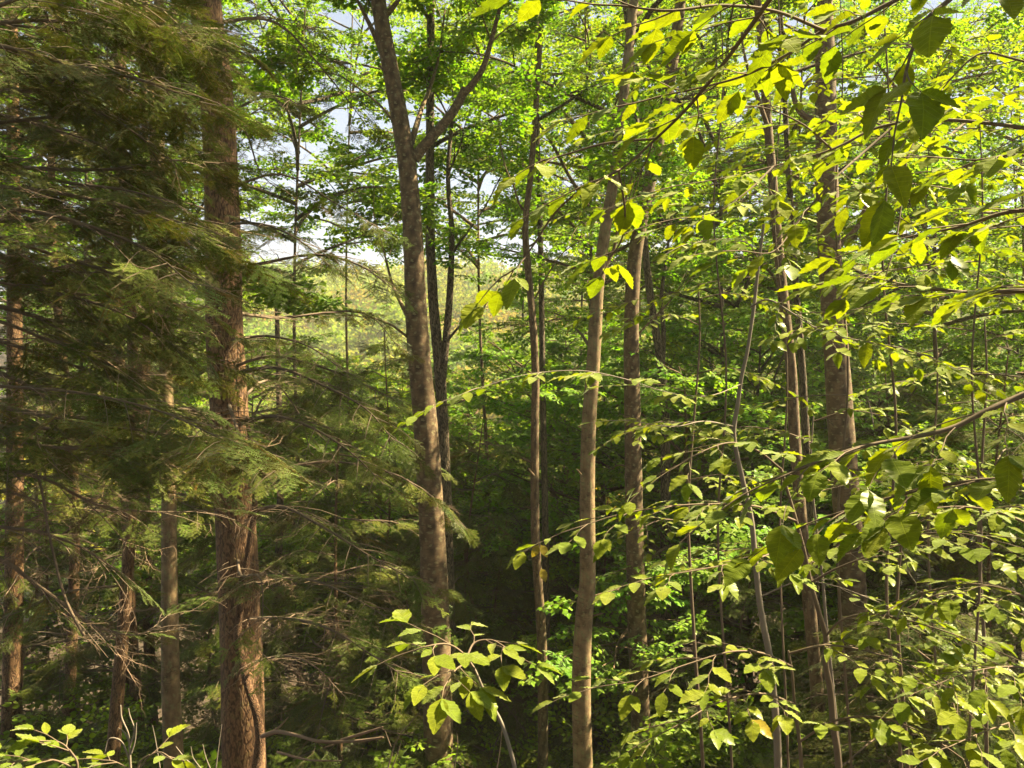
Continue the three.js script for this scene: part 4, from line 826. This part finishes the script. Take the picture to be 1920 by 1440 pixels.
{ // tall thin saplings whose leaf layers fill the upper right
  const tall = (label, stem, r, rows, sd) => {
    seed = sd; const t = sapling(label, stem, r, M.twig), find = sample(px(stem));
    rows.forEach(([y, side, reach], i) => {
      const d = stem[0][2], yy = EYE + (720 - y) / F * d, p = find(yy), dir = V(side, R(-0.05, 0.2), R(-0.35, 0.5)).normalize(), pp = [0, 0.35, 0.7, 1].map((f) => p.clone().addScaledVector(dir, reach * f).add(V(0, -0.12 * reach * f * f, 0)));
      leafyBranch(t, pp.map((q) => [q.x / -q.z * F + 960, 720 - (q.y - EYE) / -q.z * F, -q.z]), { r: 0.004, twigs: Math.round(reach * 5.4), from: 0.1, len: 0.38, leaf: 0.088, mat: M.twig });
    });
  };
  tall('tall thin beech sapling standing in front of the broad right-hand trunk top', [[1690, 1440, 4.7], [1662, 1100, 4.7], [1680, 800, 4.7], [1655, 500, 4.7], [1668, 250, 4.7], [1656, 0, 4.7], [1650, -150, 4.7]], 0.011, [[40, -1, 0.7], [80, 1, 0.8], [140, -1, 0.9], [190, 1, 0.8], [270, -1, 1], [330, 1, 0.9], [400, -1, 1], [470, 1, 0.9]], 4101);
  tall('tall thin beech sapling with small leaves in front of the dark straight trunk top', [[1372, 1440, 5.6], [1346, 1000, 5.6], [1362, 700, 5.6], [1338, 400, 5.6], [1356, 150, 5.6], [1346, -50, 5.6]], 0.011, [[60, 1, 0.9], [110, -1, 0.9], [180, 1, 1], [250, -1, 0.9], [320, 1, 1], [390, -1, 0.9], [470, 1, 0.9], [540, -1, 0.8]], 4102);
  tall('tall thin beech sapling near the right edge in front of the bright sky', [[1815, 1440, 4.3], [1840, 1000, 4.3], [1822, 700, 4.3], [1842, 400, 4.3], [1836, 200, 4.3]], 0.009, [[240, -1, 0.8], [300, 1, 0.7], [370, -1, 0.9], [430, 1, 0.7], [490, -1, 0.9], [560, 1, 0.7], [620, -1, 0.9], [700, 1, 0.6]], 4103);
  tall('slender beech sapling in front of the slender leaning trunk, leaves in flat layers', [[1478, 1440, 6.2], [1462, 1000, 6.2], [1476, 700, 6.2], [1452, 400, 6.2], [1466, 150, 6.2], [1456, -60, 6.2]], 0.011, [[90, -1, 0.9], [160, 1, 0.9], [230, -1, 0.9], [300, 1, 0.9], [370, -1, 0.9], [440, 1, 0.9], [520, -1, 0.8], [590, 1, 0.8]], 4104);
  tall('slender beech sapling hiding the upper part of the broad right-hand trunk', [[1596, 1440, 5.9], [1570, 1000, 5.9], [1590, 700, 5.9], [1566, 400, 5.9], [1580, 150, 5.9], [1572, -60, 5.9]], 0.011, [[60, 1, 0.9], [130, -1, 0.9], [200, 1, 0.9], [270, -1, 0.9], [350, 1, 0.9], [420, -1, 0.9], [500, 1, 0.9], [740, -1, 0.8]], 4105);
  tall('slender beech sapling right of the broad right-hand trunk, leaves in flat layers', [[1768, 1440, 6], [1740, 1000, 6], [1758, 700, 6], [1736, 400, 6], [1750, 180, 6]], 0.011, [[200, 1, 0.9], [260, -1, 0.9], [340, 1, 0.9], [420, -1, 0.9], [500, 1, 0.9], [570, -1, 0.9], [760, 1, 0.9], [820, -1, 0.8]], 4106);
}
seed = 4200;
{ // bright spray at the bottom, middle
  const t = sapling('small beech shoot with a bright leaf spray at the bottom, below the forked beech', [[968, 1460, 1.97], [955, 1400, 1.97], [938, 1350, 1.97], [915, 1310, 1.97], [903, 1285, 1.97], [890, 1255, 1.97], [875, 1232, 1.97]], 0.0065, M.twigGrey);
  leafyBranch(t, [[890, 1255, 1.97], [868, 1225, 1.95], [840, 1208, 1.93], [800, 1212, 1.89], [775, 1220, 1.89]], { r: 0.003, twigs: 4, from: 0.2, len: 0.12, leaf: 0.068, step: 0.7 });
  leafyBranch(t, [[875, 1232, 1.97], [890, 1205, 2.01], [920, 1200, 2.01], [950, 1215, 1.97]], { r: 0.003, twigs: 4, from: 0.2, len: 0.13, leaf: 0.066, step: 0.7 });
  leafyBranch(t, [[880, 1240, 1.97], [855, 1255, 1.89], [845, 1270, 1.84]], { r: 0.0025, twigs: 3, from: 0.3, len: 0.1, leaf: 0.077, droop: 0.16, step: 0.7 });
}
{ // leaves and bare twigs at the bottom left
  const t = sapling('low bright leafy shoot in the bottom left corner', [[150, 1560, 2.1], [140, 1480, 2.1], [145, 1430, 2.1], [130, 1405, 2.1]], 0.006, M.twig);
  leafyBranch(t, [[140, 1440, 2.1], [100, 1425, 2.08], [60, 1425, 2.05], [10, 1430, 2]], { r: 0.003, twigs: 3, from: 0.2, len: 0.12, leaf: 0.06, tip: 0.3 });
  leafyBranch(t, [[138, 1420, 2.1], [122, 1398, 2.1], [108, 1390, 2.1]], { r: 0.0025, twigs: 3, from: 0.2, len: 0.09, leaf: 0.055, tip: 0.3 });
  const u = sapling('low round leaved bright shoot just left of the big hemlock base', [[250, 1560, 2.2], [255, 1480, 2.2], [262, 1430, 2.2], [280, 1415, 2.2]], 0.006, M.twig);
  leafyBranch(u, [[255, 1450, 2.2], [215, 1428, 2.2], [190, 1425, 2.2]], { r: 0.0025, twigs: 2, from: 0.3, len: 0.08, leaf: 0.065, tip: 0.3 });
  leafyBranch(u, [[262, 1440, 2.2], [280, 1418, 2.2], [300, 1410, 2.2], [325, 1425, 2.2]], { r: 0.0025, twigs: 3, from: 0.2, len: 0.09, leaf: 0.06, tip: 0.3 });
}
// bare twigs and dead branches
function bareTwigs(label, lines, r, mat = M.twigGrey, name = 'bare_shoot', cat = 'twig') {
  const p0 = px(lines[0])[0], b = p0.clone(), g = groundY(b.x, b.z);
  const stems = lines.map((l, i) => { const p = px(l); if (i === 0 && cat === 'shrub') p.unshift(V(p[0].x, g - 0.05, p[0].z)); return tube(p, i ? [r * 0.6, r * 0.25] : [r, r * 0.4], 6, p.length * 5, 0.1, 0.15); });
  if (cat === 'shrub') b.y = g - 0.05;
  const o = thing(name, label, cat, b); part('stem', moved(stems[0], b), mat, o);
  stems.slice(1).forEach((s) => part('side_twig', moved(s, b), mat, o));
}
seed = 5001;
bareTwigs('bare greyish purple forked twigs at the bottom left between the bright leaves', [[[246, 1470, 2.6], [244, 1425, 2.6], [243, 1400, 2.6], [240, 1375, 2.6], [228, 1345, 2.6], [226, 1322, 2.6]], [[243, 1400, 2.6], [252, 1370, 2.6], [243, 1340, 2.6], [241, 1328, 2.6]], [[244, 1395, 2.6], [232, 1372, 2.6], [222, 1365, 2.6]], [[246, 1412, 2.6], [253, 1390, 2.6], [256, 1355, 2.6]], [[245, 1430, 2.6], [225, 1388, 2.6], [205, 1385, 2.6], [196, 1412, 2.6]]], 0.0055, M.twigGrey, 'bare_shoot', 'shrub');
bareTwigs('bare thin twigs rising at the foot of the slim pale trunk', [[[400, 1470, 2.9], [350, 1425, 2.9], [330, 1400, 2.9]], [[405, 1440, 2.9], [410, 1400, 2.9], [416, 1358, 2.9]], [[380, 1445, 2.9], [362, 1420, 2.9], [358, 1400, 2.9]], [[398, 1450, 2.9], [386, 1420, 2.9], [380, 1395, 2.9]], [[300, 1440, 2.9], [292, 1390, 2.9], [286, 1360, 2.9]]], 0.004, M.twigGrey, 'bare_shoot', 'shrub');
bareTwigs('dead forked branch reaching right from the hemlock base, low down', [[[492, 1380, 7], [520, 1372, 6.6], [560, 1380, 6.2], [600, 1390, 5.9], [660, 1390, 5.7], [718, 1383, 5.5]], [[640, 1388, 5.8], [690, 1372, 5.6], [718, 1363, 5.5]], [[500, 1378, 7], [525, 1362, 6.7], [540, 1345, 6.5]], [[520, 1410, 6.6], [580, 1425, 6.2], [640, 1427, 6]]], 0.02, M.dead, 'dead_branch', 'branch');
bareTwigs('thin dead twigs standing low beside the foot of the forked beech', [[[722, 1470, 3.2], [733, 1420, 3.2], [745, 1385, 3.2], [785, 1338, 3.2]], [[733, 1400, 3.2], [722, 1370, 3.2]], [[735, 1440, 3.2], [748, 1405, 3.2], [752, 1390, 3.2]], [[850, 1450, 3.2], [858, 1400, 3.2], [856, 1370, 3.2]], [[930, 1450, 3.2], [938, 1400, 3.2], [942, 1352, 3.2]]], 0.004, M.twig, 'bare_shoot', 'shrub');
bareTwigs('crooked pale dead twig in front of the broad right-hand trunk', [[[1638, 800, 4.2], [1634, 775, 4.2], [1626, 745, 4.2], [1618, 722, 4.2]], [[1634, 775, 4.2], [1628, 765, 4.2]]], 0.004, M.twigGrey, 'dead_branch', 'branch');
bareTwigs('wiggly pale dead twig among the lower right leaves', [[[1682, 1160, 3.2], [1690, 1140, 3.2], [1706, 1120, 3.2], [1718, 1098, 3.2], [1705, 1075, 3.2], [1698, 1050, 3.2], [1692, 1035, 3.2]], [[1716, 1105, 3.2], [1735, 1112, 3.2], [1750, 1112, 3.2]]], 0.0035, M.twigGrey, 'dead_branch', 'branch');
{ // two yellowing leaves on the slim trunk, one curled brown leaf hanging in the boughs
  const y = thing('yellow_leaf', 'yellowing leaf pair hanging against the slim crooked trunk', 'leaf', at(1012, 1040, 11.3));
  seed = 5010;
  for (const [x, yy, dx, dy] of [[1010, 1022, -0.4, -0.7], [1014, 1022, 0.5, -0.8], [1015, 1066, 0.3, -0.8]]) { const m = new THREE.Mesh(LEAF[1], M.leafYellow); m.name = 'blade'; m.position.copy(at(x, yy, 11.28)).sub(y.position); m.quaternion.setFromRotationMatrix(basis(V(dx, dy, 0.2), V(0.2, 0.3, 1))); m.scale.setScalar(0.2); y.add(m); }
  const b = thing('brown_leaf', 'curled brown dead leaf hanging in the boughs by the hemlock trunk', 'leaf', at(362, 890, 5));
  const m = new THREE.Mesh(leafShape(0.3, 0.6, 0.4, 0.2), M.brownLeaf); m.name = 'blade'; m.quaternion.setFromRotationMatrix(basis(V(0.1, -1, 0.1), V(0.2, 0.1, 1))); m.scale.setScalar(0.11); b.add(m);
  part('stalk', tube([V(0, 0, 0), V(0.004, 0.05, 0), V(0.002, 0.12, 0)], [0.0015, 0.001], 4), M.twig, b);
}
scene.fog = new THREE.FogExp2(new THREE.Color(1, 0.97, 0.88), 0.0009);
for (const [t, n] of leafTally) if (n > 300) console.log('many leaves', t.name, n);
console.log('leaves', [...leafTally.values()].join(' '));
renderer.render(scene, camera);
